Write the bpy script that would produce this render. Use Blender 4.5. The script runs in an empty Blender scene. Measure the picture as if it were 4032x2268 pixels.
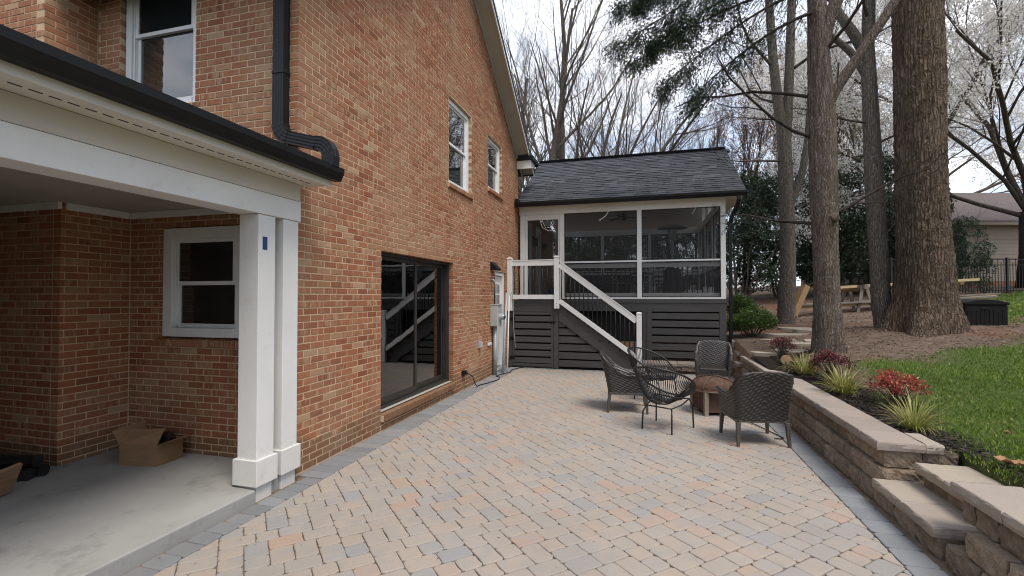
import bpy, bmesh, math, random
import numpy as np
from mathutils import Vector, Matrix
R = math.radians
rnd = random.Random(7)
rng = np.random.default_rng(7)
SC = bpy.context.scene
COL = SC.collection

# ---------------------------------------------------------------- camera
cam_d = bpy.data.cameras.new('camera')
cam = bpy.data.objects.new('camera', cam_d); COL.objects.link(cam)
cam.location = (3.226, 0, 1.70)
cam.rotation_euler = (R(90 + 1.022), 0, R(15.62))
cam_d.sensor_width = 36; cam_d.lens = 16.84
cam_d.clip_start = 0.05; cam_d.clip_end = 2000
SC.camera = cam

# ---------------------------------------------------------------- sky and sun (bright broken overcast)
SUN_EL, SUN_AZ = 62, 130         # degrees; azimuth measured from +Y towards +X
W = bpy.data.worlds.new('World'); SC.world = W; W.use_nodes = True
n = W.node_tree.nodes; l = W.node_tree.links; n.clear()
out = n.new('ShaderNodeOutputWorld'); bg = n.new('ShaderNodeBackground')
sky = n.new('ShaderNodeTexSky'); sky.sky_type = 'NISHITA'; sky.sun_disc = False
sky.sun_elevation = R(SUN_EL); sky.sun_rotation = R(SUN_AZ)
sky.air_density = 1.0; sky.dust_density = 1.5; sky.ozone_density = 1.0
tc = n.new('ShaderNodeTexCoord'); sx = n.new('ShaderNodeSeparateXYZ'); l.new(tc.outputs['Generated'], sx.inputs[0])
za = n.new('ShaderNodeMath'); za.operation = 'MAXIMUM'; l.new(sx.outputs[2], za.inputs[0]); za.inputs[1].default_value = 0.0
zb = n.new('ShaderNodeMath'); zb.operation = 'ADD'; l.new(za.outputs[0], zb.inputs[0]); zb.inputs[1].default_value = 0.22
dv = n.new('ShaderNodeVectorMath'); dv.operation = 'DIVIDE'; l.new(tc.outputs['Generated'], dv.inputs[0])
cb = n.new('ShaderNodeCombineXYZ'); [l.new(zb.outputs[0], cb.inputs[i]) for i in range(3)]
l.new(cb.outputs[0], dv.inputs[1])
nz = n.new('ShaderNodeTexNoise'); nz.inputs['Scale'].default_value = 1.15; nz.inputs['Detail'].default_value = 7; nz.inputs['Roughness'].default_value = 0.55
l.new(dv.outputs[0], nz.inputs['Vector'])
cr = n.new('ShaderNodeValToRGB'); cr.color_ramp.elements[0].position = 0.40; cr.color_ramp.elements[1].position = 0.64
cr.color_ramp.elements[0].color = (0.25, 0.25, 0.25, 1); cr.color_ramp.elements[1].color = (1, 1, 1, 1)
l.new(nz.outputs['Fac'], cr.inputs[0])
nz2 = n.new('ShaderNodeTexNoise'); nz2.inputs['Scale'].default_value = 2.3; nz2.inputs['Detail'].default_value = 6
l.new(dv.outputs[0], nz2.inputs['Vector'])
cc = n.new('ShaderNodeValToRGB'); cc.color_ramp.elements[0].position = 0.35; cc.color_ramp.elements[1].position = 0.68
cc.color_ramp.elements[0].color = (4.5, 4.95, 5.8, 1); cc.color_ramp.elements[1].color = (8.0, 8.2, 8.6, 1)
l.new(nz2.outputs['Fac'], cc.inputs[0])
mx = n.new('ShaderNodeMix'); mx.data_type = 'RGBA'
l.new(cr.outputs[0], mx.inputs[0]); l.new(sky.outputs[0], mx.inputs[6]); l.new(cc.outputs[0], mx.inputs[7])
l.new(mx.outputs[2], bg.inputs['Color']); bg.inputs['Strength'].default_value = 0.10
l.new(bg.outputs[0], out.inputs[0])
sun_d = bpy.data.lights.new('sun', 'SUN'); sun_d.energy = 1.5; sun_d.angle = R(24); sun_d.color = (1.0, 0.93, 0.84)
sun = bpy.data.objects.new('sun', sun_d); COL.objects.link(sun)
_d = Vector((math.sin(R(SUN_AZ)) * math.cos(R(SUN_EL)), math.cos(R(SUN_AZ)) * math.cos(R(SUN_EL)), math.sin(R(SUN_EL))))
sun.rotation_euler = (-_d).to_track_quat('-Z', 'Y').to_euler()
vs = SC.view_settings; vs.view_transform = 'Standard'; vs.look = 'None'; vs.exposure = 1.0; vs.gamma = 1.0; vs.use_curve_mapping = False
SC.cycles.use_denoising = True; SC.cycles.filter_width = 1.0
SC.cycles.max_bounces = 6; SC.cycles.diffuse_bounces = 3; SC.cycles.glossy_bounces = 2; SC.cycles.transparent_max_bounces = 12
SC.cycles.caustics_reflective = False; SC.cycles.caustics_refractive = False

# ---------------------------------------------------------------- helpers
def lin(c):
    return tuple(((x / 255.) / 12.92 if x / 255. <= .04045 else ((x / 255. + .055) / 1.055) ** 2.4) for x in c)

def nodes(name):
    m = bpy.data.materials.new(name); m.use_nodes = True
    nt = m.node_tree; nt.nodes.clear()
    o = nt.nodes.new('ShaderNodeOutputMaterial'); b = nt.nodes.new('ShaderNodeBsdfPrincipled')
    nt.links.new(b.outputs[0], o.inputs[0])
    return m, nt, b, o

def noise(nt, vec, scale, detail=6, rough=.6, stretch=None, off=None):
    if stretch or off:
        mp = nt.nodes.new('ShaderNodeMapping')
        if stretch: mp.inputs['Scale'].default_value = stretch
        nt.links.new(vec, mp.inputs[0])
        if off is not None: nt.links.new(off, mp.inputs['Location'])
        vec = mp.outputs[0]
    t = nt.nodes.new('ShaderNodeTexNoise'); t.inputs['Scale'].default_value = scale
    t.inputs['Detail'].default_value = detail; t.inputs['Roughness'].default_value = rough
    nt.links.new(vec, t.inputs['Vector']); return t.outputs['Fac']

def ramp(nt, fac, stops, interp='LINEAR'):
    r = nt.nodes.new('ShaderNodeValToRGB'); cr = r.color_ramp; cr.interpolation = interp
    while len(cr.elements) > 1: cr.elements.remove(cr.elements[-1])
    for i, (p, c) in enumerate(stops):
        e = cr.elements[0] if i == 0 else cr.elements.new(p)
        e.position = p
        if not hasattr(c, '__len__'): c = (c, c, c)
        e.color = (*c, 1) if len(c) == 3 else c
    nt.links.new(fac, r.inputs[0]); return r.outputs[0]

def mix(nt, fac, a, b, mode='MIX'):
    m = nt.nodes.new('ShaderNodeMix'); m.data_type = 'RGBA'; m.blend_type = mode
    for s, v in ((0, fac), (6, a), (7, b)):
        if hasattr(v, 'links'): nt.links.new(v, m.inputs[s])
        elif s == 0: m.inputs[0].default_value = v
        else: m.inputs[s].default_value = (*v, 1)
    return m.outputs[2]

def mth(nt, op, a, b=0.0, c=0.0):
    m = nt.nodes.new('ShaderNodeMath'); m.operation = op
    for i, v in enumerate((a, b, c)):
        if hasattr(v, 'links'): nt.links.new(v, m.inputs[i])
        else: m.inputs[i].default_value = v
    return m.outputs[0]

def bump(nt, b, h, strength=.3, dist=.01):
    q = nt.nodes.new('ShaderNodeBump'); q.inputs['Strength'].default_value = strength; q.inputs['Distance'].default_value = dist
    nt.links.new(h, q.inputs['Height']); nt.links.new(q.outputs[0], b.inputs['Normal']); return q

def pos(nt, kind='Position'):
    if kind == 'Position': return nt.nodes.new('ShaderNodeNewGeometry').outputs['Position']
    return nt.nodes.new('ShaderNodeTexCoord').outputs['Object']

def tone(nt):
    a = nt.nodes.new('ShaderNodeAttribute'); a.attribute_type = 'GEOMETRY'; a.attribute_name = 'tone'
    b = nt.nodes.new('ShaderNodeAttribute'); b.attribute_type = 'OBJECT'; b.attribute_name = 'tone'
    return mth(nt, 'ADD', a.outputs['Fac'], b.outputs['Fac'])

def pm(name, c1, c2=None, scale=4., rough=.6, rvar=.1, bs=60., bstr=.15, bd=.004, metal=0., spec=.5, stretch=None, kind='Position', detail=6, lo=.35, hi=.65, dirt=None, trans=0):
    """noise-varied paint / wood / stone: two tones of the thing's own colour plus fine relief"""
    m, nt, b, o = nodes(name); c2 = c2 or tuple(x * .8 for x in c1); p = pos(nt, kind)
    f = noise(nt, p, scale, detail, .6, stretch)
    col = ramp(nt, f, [(lo, c1), (hi, c2)])
    if dirt:
        g = ramp(nt, noise(nt, p, dirt[1], 8, .7, stretch), [(dirt[2], 0.), (dirt[2] + .12, 1.)])
        col = mix(nt, mth(nt, 'MULTIPLY', g, dirt[3]), col, dirt[0])
    nt.links.new(col, b.inputs['Base Color'])
    rr = nt.nodes.new('ShaderNodeMapRange'); nt.links.new(f, rr.inputs[0]); rr.inputs[3].default_value = rough - rvar; rr.inputs[4].default_value = rough + rvar
    nt.links.new(rr.outputs[0], b.inputs['Roughness'])
    b.inputs['Metallic'].default_value = metal; b.inputs['Specular IOR Level'].default_value = spec
    if bstr: bump(nt, b, noise(nt, p, bs, 4, .6, stretch), bstr, bd)
    return m

class MB:
    """collects geometry; build() links it as ONE mesh object"""
    def __init__(s): s.v = []; s.f = []; s.t = []
    def add(s, vs, fs, tone=0.):
        k = len(s.v); s.v.extend([tuple(map(float, p)) for p in vs]); s.f.extend([tuple(k + i for i in f) for f in fs]); s.t.extend([tone] * len(fs)); return s
    def box(s, x0, x1, y0, y1, z0, z1, tone=0.):
        return s.add([(x0, y0, z0), (x1, y0, z0), (x1, y1, z0), (x0, y1, z0), (x0, y0, z1), (x1, y0, z1), (x1, y1, z1), (x0, y1, z1)],
                     [(0, 3, 2, 1), (4, 5, 6, 7), (0, 1, 5, 4), (1, 2, 6, 5), (2, 3, 7, 6), (3, 0, 4, 7)], tone)
    def obox(s, c, sz, M=None, tone=0.):
        hx, hy, hz = (a / 2 for a in sz); P = [Vector((a, b, d)) for d in (-hz, hz) for a, b in ((-hx, -hy), (hx, -hy), (hx, hy), (-hx, hy))]
        if M is not None: P = [M @ p for p in P]
        c = Vector(c)
        return s.add([p + c for p in P], [(0, 3, 2, 1), (4, 5, 6, 7), (0, 1, 5, 4), (1, 2, 6, 5), (2, 3, 7, 6), (3, 0, 4, 7)], tone)
    def bar(s, p, q, w, h, up=(0, 0, 1), tone=0.):
        p = Vector(p); q = Vector(q); t = (q - p).normalized(); a = t.cross(Vector(up)).normalized() * w / 2; b = a.cross(t).normalized() * h / 2
        P = [e + x * a + y * b for e in (p, q) for x, y in ((-1, -1), (1, -1), (1, 1), (-1, 1))]
        return s.add(P, [(0, 3, 2, 1), (4, 5, 6, 7), (0, 1, 5, 4), (1, 2, 6, 5), (2, 3, 7, 6), (3, 0, 4, 7)], tone)
    def tube(s, pts, rad, n=8, cap=True, tone=0.):
        P = np.asarray(pts, float); m = len(P); rad = np.broadcast_to(np.asarray(rad, float), (m,))
        T = np.empty_like(P); T[1:-1] = P[2:] - P[:-2]; T[0] = P[1] - P[0]; T[-1] = P[-1] - P[-2]
        T /= np.linalg.norm(T, axis=1)[:, None] + 1e-12
        ref = np.array([0, 0, 1.]) if abs(T[0][2]) < .9 else np.array([1., 0, 0])
        A = np.empty_like(P); a = ref - T[0] * (ref @ T[0]); a /= np.linalg.norm(a)
        for i in range(m):
            a = a - T[i] * (a @ T[i]); a /= np.linalg.norm(a) + 1e-12; A[i] = a
        B = np.cross(T, A); th = np.arange(n) * 2 * math.pi / n
        V = P[:, None] + rad[:, None, None] * (np.cos(th)[None, :, None] * A[:, None] + np.sin(th)[None, :, None] * B[:, None])
        F = [(i * n + j, i * n + (j + 1) % n, (i + 1) * n + (j + 1) % n, (i + 1) * n + j) for i in range(m - 1) for j in range(n)]
        if cap: F += [tuple(range(n - 1, -1, -1)), tuple((m - 1) * n + j for j in range(n))]
        k = len(s.v); s.v.extend(map(tuple, V.reshape(-1, 3).tolist())); s.f.extend([tuple(k + i for i in f) for f in F]); s.t.extend([tone] * len(F)); return s
    def sweep(s, prof, pts, up=(0, 0, 1), close=True, cap=True, scale=None, tone=0.):
        """extrude a 2-D profile (side, up) along a path"""
        pts = [Vector(p) for p in pts]; m = len(pts); n = len(prof); V = []; up = Vector(up)
        for i, p in enumerate(pts):
            t = (pts[min(i + 1, m - 1)] - pts[max(i - 1, 0)]).normalized()
            a = t.cross(up)
            a = a.normalized() if a.length > 1e-4 else Vector((1, 0, 0)); b = a.cross(t).normalized(); k = scale[i] if scale else 1
            V += [p + a * x * k + b * y * k for x, y in prof]
        F = [(i * n + j, i * n + (j + 1) % n, (i + 1) * n + (j + 1) % n, (i + 1) * n + j) for i in range(m - 1) for j in range(n if close else n - 1)]
        if cap and close: F += [tuple(range(n - 1, -1, -1)), tuple((m - 1) * n + j for j in range(n))]
        return s.add(V, F, tone)
    def lathe(s, prof, n=24, c=(0, 0, 0), tone=0.):
        V = [(c[0] + r * math.cos(2 * math.pi * j / n), c[1] + r * math.sin(2 * math.pi * j / n), c[2] + z) for r, z in prof for j in range(n)]
        F = [(i * n + j, i * n + (j + 1) % n, (i + 1) * n + (j + 1) % n, (i + 1) * n + j) for i in range(len(prof) - 1) for j in range(n)]
        return s.add(V, F, tone)
    def prism(s, poly, axis, a0, a1, tone=0.):
        """poly in the two other axes, extruded from a0 to a1 along axis ('x','y','z')"""
        def P(u, v, w): return {'x': (w, u, v), 'y': (u, w, v), 'z': (u, v, w)}[axis]
        n = len(poly); V = [P(u, v, a0) for u, v in poly] + [P(u, v, a1) for u, v in poly]
        return s.add(V, [tuple(range(n - 1, -1, -1)), tuple(range(n, 2 * n))] + [(i, (i + 1) % n, n + (i + 1) % n, n + i) for i in range(n)], tone)
    def build(s, name, mat, parent=None, smooth=False, bevel=0., world=True, segs=2, fix=True, **tags):
        me = mesh(name, s.v, s.f, s.t if any(s.t) else None, mat, smooth, fix)
        return link(name, me, parent, world, bevel, segs, **tags)

def mesh(name, v, f, t, mat, smooth=False, fix=True):
    me = bpy.data.meshes.new(name); me.from_pydata(v, [], f)
    if t is not None:
        a = me.attributes.new('tone', 'FLOAT', 'FACE'); a.data.foreach_set('value', np.asarray(t, np.float32))
    if fix:
        bm = bmesh.new(); bm.from_mesh(me); bmesh.ops.recalc_face_normals(bm, faces=bm.faces); bm.to_mesh(me); bm.free()
    if smooth: me.polygons.foreach_set('use_smooth', [True] * len(me.polygons))
    me.materials.append(mat); me.update(); return me

def npmesh(name, V, F, mat, t=None, smooth=False):
    """fast mesh from numpy arrays: V (n,3), F (m,k)"""
    me = bpy.data.meshes.new(name); V = np.ascontiguousarray(V, np.float32); F = np.ascontiguousarray(F, np.int32); m, k = F.shape
    me.vertices.add(len(V)); me.vertices.foreach_set('co', V.ravel()); me.loops.add(m * k); me.loops.foreach_set('vertex_index', F.ravel())
    me.polygons.add(m); me.polygons.foreach_set('loop_start', np.arange(m, dtype=np.int32) * k); me.polygons.foreach_set('loop_total', np.full(m, k, np.int32))
    if t is not None:
        a = me.attributes.new('tone', 'FLOAT', 'FACE'); a.data.foreach_set('value', np.asarray(t, np.float32))
    if smooth: me.polygons.foreach_set('use_smooth', np.ones(m, bool))
    me.update(calc_edges=True); me.validate(); me.materials.append(mat); return me

def wloc(o):
    p = Vector((0, 0, 0))
    while o is not None: p += o.location; o = o.parent
    return p

def tag(o, label=None, cat=None, group=None, kind=None):
    for k, v in (('label', label), ('category', cat), ('group', group), ('kind', kind)):
        if v: o[k] = v
    return o

def link(name, me, parent=None, world=True, bevel=0., segs=2, **tags):
    o = bpy.data.objects.new(name, me); COL.objects.link(o)
    if parent is not None:
        o.parent = parent
        if world: o.location = -wloc(parent)
    if bevel:
        b = o.modifiers.new('bevel', 'BEVEL'); b.width = bevel; b.segments = segs; b.limit_method = 'ANGLE'; b.angle_limit = R(35); b.harden_normals = False
    return tag(o, **tags)

def thing(name, label, cat, loc=(0, 0, 0), rz=0., group=None):
    o = bpy.data.objects.new(name, None); COL.objects.link(o); o.location = loc; o.rotation_euler = (0, 0, rz); o.empty_display_size = .1
    return tag(o, label, cat, group)

def dup(o, parent=None):
    c = o.copy(); COL.objects.link(c); c.parent = parent
    for ch in o.children: dup(ch, c)
    return c

_cp = Vector(cam.location); _rot = cam.rotation_euler.to_matrix(); _F = 16.84 / 36
def screen(p):
    """where a point falls in the frame (0..1, 0..1, depth): used only to find out which repeats show largest"""
    q = _rot.transposed() @ (Vector(p) - _cp); d = -q.z
    if d <= .05: return (-9, -9, d)
    return (.5 + _F * q.x / d, .5 + _F * q.y / d * 1024 / 576, d)
def inframe(p, m=0.):
    x, y, d = screen(p); return d > .1 and -m < x < 1 + m and -m < y < 1 + m

def zyard(X, Y):
    u = .55 * (X - 5.4) + .6 * (Y - 8); s = np.log1p(np.exp(np.clip(u * 1.5, -30, 30))) / 1.5
    return .45 + .11 * 30 * np.tanh(s / 30)
# ---------------------------------------------------------------- materials
M = {}
def mk_brick():
    m, nt, b, o = nodes('brick'); p = pos(nt); T = tone(nt)
    base = ramp(nt, T, [(0, (.235, .084, .043)), (.25, (.305, .112, .056)), (.5, (.36, .137, .069)), (.72, (.395, .165, .084)), (.86, (.345, .175, .093)), (.94, (.44, .26, .152)), (1., (.49, .335, .21))])
    off = nt.nodes.new('ShaderNodeCombineXYZ'); t9 = mth(nt, 'MULTIPLY', T, 91.0)
    for i in range(3): nt.links.new(t9, off.inputs[i])
    # vertical kiln flashing: cream smears on some bricks only
    st = noise(nt, p, 1.0, 4, .6, (21, 21, 4.0), off.outputs[0])
    on = ramp(nt, mth(nt, 'FRACT', mth(nt, 'MULTIPLY', T, 17.3)), [(.35, 0.), (.62, .7), (1., .95)])
    sm = mth(nt, 'MULTIPLY', ramp(nt, st, [(.49, 0.), (.57, .65), (.68, 1.)]), on)
    col = mix(nt, sm, base, (.49, .335, .205))
    fine = noise(nt, p, 160, 5, .7)
    col = mix(nt, ramp(nt, fine, [(.3, .55), (.6, 0.)]), col, (.12, .05, .03))
    big = noise(nt, p, 1.1, 4, .6)
    col = mix(nt, ramp(nt, big, [(.42, 0.), (.70, .4)]), col, (.29, .18, .11))
    rs = noise(nt, p, 1.0, 5, .65, (2.6, 2.6, .22)); col = mix(nt, ramp(nt, rs, [(.54, 0.), (.74, .18)]), col, (.17, .085, .05)); col = mix(nt, ramp(nt, noise(nt, p, .55, 3, .6), [(.5, 0.), (.68, .35)]), col, (.42, .265, .16))
    # algae and splash stain on the lowest courses, irregular top edge
    sz = nt.nodes.new('ShaderNodeSeparateXYZ'); nt.links.new(p, sz.inputs[0])
    h = mth(nt, 'ADD', sz.outputs[2], mth(nt, 'MULTIPLY', noise(nt, p, 3.0, 6, .7), -.55))
    col = mix(nt, ramp(nt, h, [(-.25, .55), (.02, 0.)]), col, (.13, .092, .052))
    nt.links.new(col, b.inputs['Base Color']); b.inputs['Roughness'].default_value = .88; b.inputs['Specular IOR Level'].default_value = .25
    bump(nt, b, mth(nt, 'ADD', noise(nt, p, 240, 4, .7), mth(nt, 'MULTIPLY', noise(nt, p, 40, 4, .6), .9)), .5, .0035)
    return m
M['brick'] = mk_brick()
M['mortar'] = pm('mortar', (.60, .445, .295), (.49, .355, .23), 6, .9, .05, 180, .5, .004, spec=.2, dirt=((.22, .165, .105), 2.0, .60, .45))
M['white'] = pm('white_paint', (.755, .755, .735), (.68, .68, .66), 1.3, .42, .06, 240, .03, .002, dirt=((.50, .48, .42), 5, .58, .45))
for _m in (M['white'],):                                     # rain-splashed grime on whatever stands near the ground
    _nt = _m.node_tree; _b = [x for x in _nt.nodes if x.type == 'BSDF_PRINCIPLED'][0]; _c = _b.inputs['Base Color'].links[0].from_socket; _p = pos(_nt)
    _s = _nt.nodes.new('ShaderNodeSeparateXYZ'); _nt.links.new(_p, _s.inputs[0]); _h = mth(_nt, 'ADD', _s.outputs[2], mth(_nt, 'MULTIPLY', noise(_nt, _p, 22, 7, .75), -.75))
    _nt.links.new(mix(_nt, ramp(_nt, _h, [(-.42, .16), (-.2, 0.)]), _c, (.40, .34, .27)), _b.inputs['Base Color'])
M['trimwhite'] = pm('vinyl_white', (.78, .79, .79), (.70, .71, .71), 3, .35, .06, 300, .02, .002)
M['soffit'] = pm('soffit_beige_white', (.62, .59, .52), (.56, .53, .47), 1.1, .55, .05, 200, .03, .002)
M['rake'] = pm('rake_taupe', (.43, .40, .345), (.37, .345, .30), 1.0, .6, .05, 120, .05, .003)
M['black'] = pm('black_aluminium', (.007, .007, .008), (.011, .011, .012), 5, .45, .08, 120, .04, .002, spec=.28)
M['ironblack'] = pm('black_powder_coat', (.010, .010, .011), (.016, .016, .017), 20, .42, .06, 300, .05, .001, kind='Object')
M['concrete'] = pm('concrete', (.37, .365, .345), (.30, .297, .28), 1.2, .82, .08, 130, .25, .004, dirt=((.20, .195, .185), 3.0, .55, .6), spec=.35)
M['charcoalpaint'] = pm('charcoal_paint', (.060, .057, .053), (.050, .0475, .044), 2.0, .6, .06, 90, .12, .003, stretch=(1, 1, 6))
M['bronze'] = pm('bronze_frame', (.03, .026, .022), (.022, .019, .017), 6, .45, .06, 200, .04, .001)
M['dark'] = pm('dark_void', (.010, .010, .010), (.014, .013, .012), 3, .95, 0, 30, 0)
M['steelgrey'] = pm('galvanised_grey', (.40, .42, .43), (.33, .35, .36), 8, .45, .08, 120, .06, .002, metal=.15)
M['greybox'] = pm('grey_enamel', (.42, .43, .42), (.36, .37, .36), 6, .5, .06, 90, .05, .002)
M['wire'] = pm('cable_white', (.72, .71, .66), (.6, .58, .52), 30, .5, .05, 100, 0)
M['carpet'] = pm('room_floor', (.30, .27, .23), (.24, .215, .18), 10, .9, .04, 300, .3, .004)
M['room'] = pm('room_wall', (.22, .215, .20), (.19, .185, .175), 2, .85, .04, 60, .05)
M['curtain'] = pm('curtain_cloth', (.62, .62, .60), (.5, .5, .48), 14, .9, .04, 300, .1, .002, stretch=(6, 6, 1))
M['cardboard'] = pm('cardboard', (.29, .175, .092), (.235, .14, .072), 5, .85, .05, 120, .12, .002, stretch=(1, 1, 5))
M['blackplastic'] = pm('black_plastic', (.012, .012, .012), (.02, .02, .02), 9, .4, .1, 90, .1, .003)
M['ceilingdark'] = pm('porch_ceiling', (.55, .55, .54), (.48, .48, .47), 1.5, .6, .05, 60, .06, .003, stretch=(1, 8, 8))
M['bluebox'] = pm('blue_box', (.012, .05, .19), (.01, .04, .14), 30, .5, .05, 100, 0)

def mk_glass(name, refl=.0, tint=(.03, .035, .035), rough=.015, trans=None):
    m, nt, b, o = nodes(name); nt.nodes.remove(b); p = pos(nt)
    fr = nt.nodes.new('ShaderNodeFresnel'); fr.inputs[0].default_value = 1.52
    gl = nt.nodes.new('ShaderNodeBsdfGlossy'); gl.inputs['Roughness'].default_value = rough; gl.inputs['Color'].default_value = (.95, .97, 1, 1)
    bp = nt.nodes.new('ShaderNodeBump'); bp.inputs['Strength'].default_value = .05; bp.inputs['Distance'].default_value = .02
    nt.links.new(noise(nt, p, 1.7, 2), bp.inputs['Height']); nt.links.new(bp.outputs[0], gl.inputs['Normal'])
    if trans:
        base = nt.nodes.new('ShaderNodeBsdfTransparent'); base.inputs[0].default_value = (*trans, 1)
    else:
        base = nt.nodes.new('ShaderNodeBsdfDiffuse'); nt.links.new(ramp(nt, noise(nt, p, 2.0, 3), [(.3, tint), (.7, tuple(x * 1.8 for x in tint))]), base.inputs[0])
    f = mth(nt, 'MULTIPLY_ADD', fr.outputs[0], 1.9, refl)
    ms = nt.nodes.new('ShaderNodeMixShader'); nt.links.new(f, ms.inputs[0]); nt.links.new(base.outputs[0], ms.inputs[1]); nt.links.new(gl.outputs[0], ms.inputs[2])
    nt.links.new(ms.outputs[0], o.inputs[0]); return m
M['glass'] = mk_glass('window_glass', .02, (.012, .016, .016))
M['doorglass'] = mk_glass('door_glass', .0, trans=(.46, .48, .47))
def mk_screen():
    m, nt, b, o = nodes('insect_screen'); b.inputs['Base Color'].default_value = (.018, .018, .019, 1); b.inputs['Roughness'].default_value = .7
    nt.links.new(ramp(nt, noise(nt, pos(nt), 500, 2), [(.3, (.014, .014, .015)), (.7, (.024, .024, .026))]), b.inputs['Base Color'])
    t = nt.nodes.new('ShaderNodeBsdfTransparent'); ms = nt.nodes.new('ShaderNodeMixShader'); ms.inputs[0].default_value = .31
    nt.links.new(t.outputs[0], ms.inputs[1]); nt.links.new(b.outputs[0], ms.inputs[2]); nt.links.new(ms.outputs[0], o.inputs[0]); return m
M['screen'] = mk_screen()

# ---------------------------------------------------------------- brick house
CO = .0690; BL = .203; BJ = .0108; YF = 3.87; YE = 12.15
house = thing('brick_house', 'two-storey red brick house with gable wall and white-columned carport', 'house', (0, YF, 0))
ROOF = lambda y: 8.12 - .685 * abs(y - 8.0)                 # underside of the gable roof at X = 0
# openings in the side wall: (y0, y1, z0, z1)
OP_S = [(5.40, 7.745, .20, 2.30), (7.545, 8.62, 3.64, 5.15), (9.65, 10.645, 4.02, 5.165), (10.16, 10.94, .06, 2.26), (12.75, 13.72, 1.64, 3.85), (14.35, 15.0, 1.64, 3.85)]
OP_F = [(-2.33, -1.275, 3.73, 5.45), (-1.67, -.60, 1.27, 2.42)]
B_ALL = []     # (plane, fixed, u0, u1, z0, z1, depth)
def lay(plane, fixed, u0, u1, z0, z1, ops, top=None, odd=0, hiend=None, u1odd=None):
    k = int(math.floor(z0 / CO))
    while k * CO < z1 - .02:
        za, zb = max(k * CO + BJ / 2, z0), min((k + 1) * CO - BJ / 2, z1)
        a0, a1 = u0, u1
        if plane == 'X' and u0 == YF and k % 2 == 0: a0 = u0 + .107         # quoining with the front wall
        if plane == 'Y' and u1 == 0 and k % 2 == 1: a1 = -.107
        if top:
            ys = [y for y in np.arange(a0, a1, .02) if top(y) > zb]
            if not ys: k += 1; continue
            a0, a1 = max(a0, ys[0]), min(a1, ys[-1])
        cuts = sorted((o[0], o[1]) for o in ops if o[2] < (za + zb) / 2 < o[3])
        spans = []; c = a0
        for s, e in cuts:
            if s > c: spans.append((c, min(s, a1)))
            c = max(c, e)
        if c < a1: spans.append((c, a1))
        st = (YF if plane == 'X' else 0.) - 40 * BL + ((.107 if k % 2 == 0 else 0.) if plane == 'X' else (-.107 if k % 2 else 0.))
        for s, e in spans:
            i = math.floor((s - st) / BL)
            while st + i * BL < e:
                b0, b1 = max(st + i * BL, s), min(st + (i + 1) * BL, e)
                if b1 - b0 > .035: B_ALL.append((plane, fixed, b0 + (BJ / 2 if b0 > s else 0.001), b1 - (BJ / 2 if b1 < e else 0.001), za, zb))
                i += 1
        k += 1
lay('X', 0., YF, YE, 0, 8.2, OP_S, ROOF)
lay('X', -.03, YE + .012, 17.15, 1.35, 4.1, OP_S)
lay('Y', YF, -2.66, 0., 0., 6.2, OP_F)
lay('X', -2.13, 3.22, YF - .012, .10, 2.72, [])
lay('Y', 3.22, -4.6, -2.13 - .107, .10, 2.72, [])
lay('X', -2.66, 3.36, YF - .012, 2.75, 6.2, [])
lay('Y', 3.36, -4.6, -2.66 - .107, 2.75, 6.2, [])

def brick_geo(L, Hh, seed, D=.095):
    """one worn brick seen along +x: local x out of the wall, y along it; chamfered, slightly wavy front"""
    q = random.Random(seed); c = .0025; j = lambda a: q.uniform(-a, a)
    V = [(-D, -L / 2, -Hh / 2), (-D, L / 2, -Hh / 2), (-D, L / 2, Hh / 2), (-D, -L / 2, Hh / 2)]
    V += [(-c, y * (L / 2), z * (Hh / 2)) for y, z in ((-1, -1), (1, -1), (1, 1), (-1, 1))]
    V += [(j(.0008), y * (L / 2 - c) + j(.0015), z * (Hh / 2 - c) + j(.0012)) for y, z in ((-1, -1), (1, -1), (1, 1), (-1, 1))]
    F = [(8, 9, 10, 11)] + [(4 + i, 4 + (i + 1) % 4, 8 + (i + 1) % 4, 8 + i) for i in range(4)] + [(i, (i + 1) % 4, 4 + (i + 1) % 4, 4 + i) for i in range(4)]
    return V, F
def plane_pt(plane, fixed, u, d, z): return (fixed + d, u, z) if plane == 'X' else (u, fixed - d, z)

bsc = []
for i, (pl, fx, u0, u1, z0, z1) in enumerate(B_ALL):
    c = plane_pt(pl, fx, (u0 + u1) / 2, 0, (z0 + z1) / 2); full = abs((u1 - u0) - (BL - BJ)) < .001 and abs(z1 - z0 - (CO - BJ)) < .001
    v = _cp - Vector(c); d = v.length; cosn = (v.x if pl == 'X' else -v.y) / d
    hid = (pl == 'Y' and c[2] < 3.0) or (pl == 'X' and fx < 0) or (pl == 'X' and c[1] < 4.05 and c[2] < 2.9) or (pl == 'Y' and fx < YF) or (pl == 'Y' and -.32 < c[0] < -.02)
    bsc.append(cosn / d ** 2 if (full and not hid and inframe(c, -.01) and cosn > 0) else -1)
pick = set(sorted(range(len(B_ALL)), key=lambda i: -bsc[i])[:300])
wall = MB()
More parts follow.
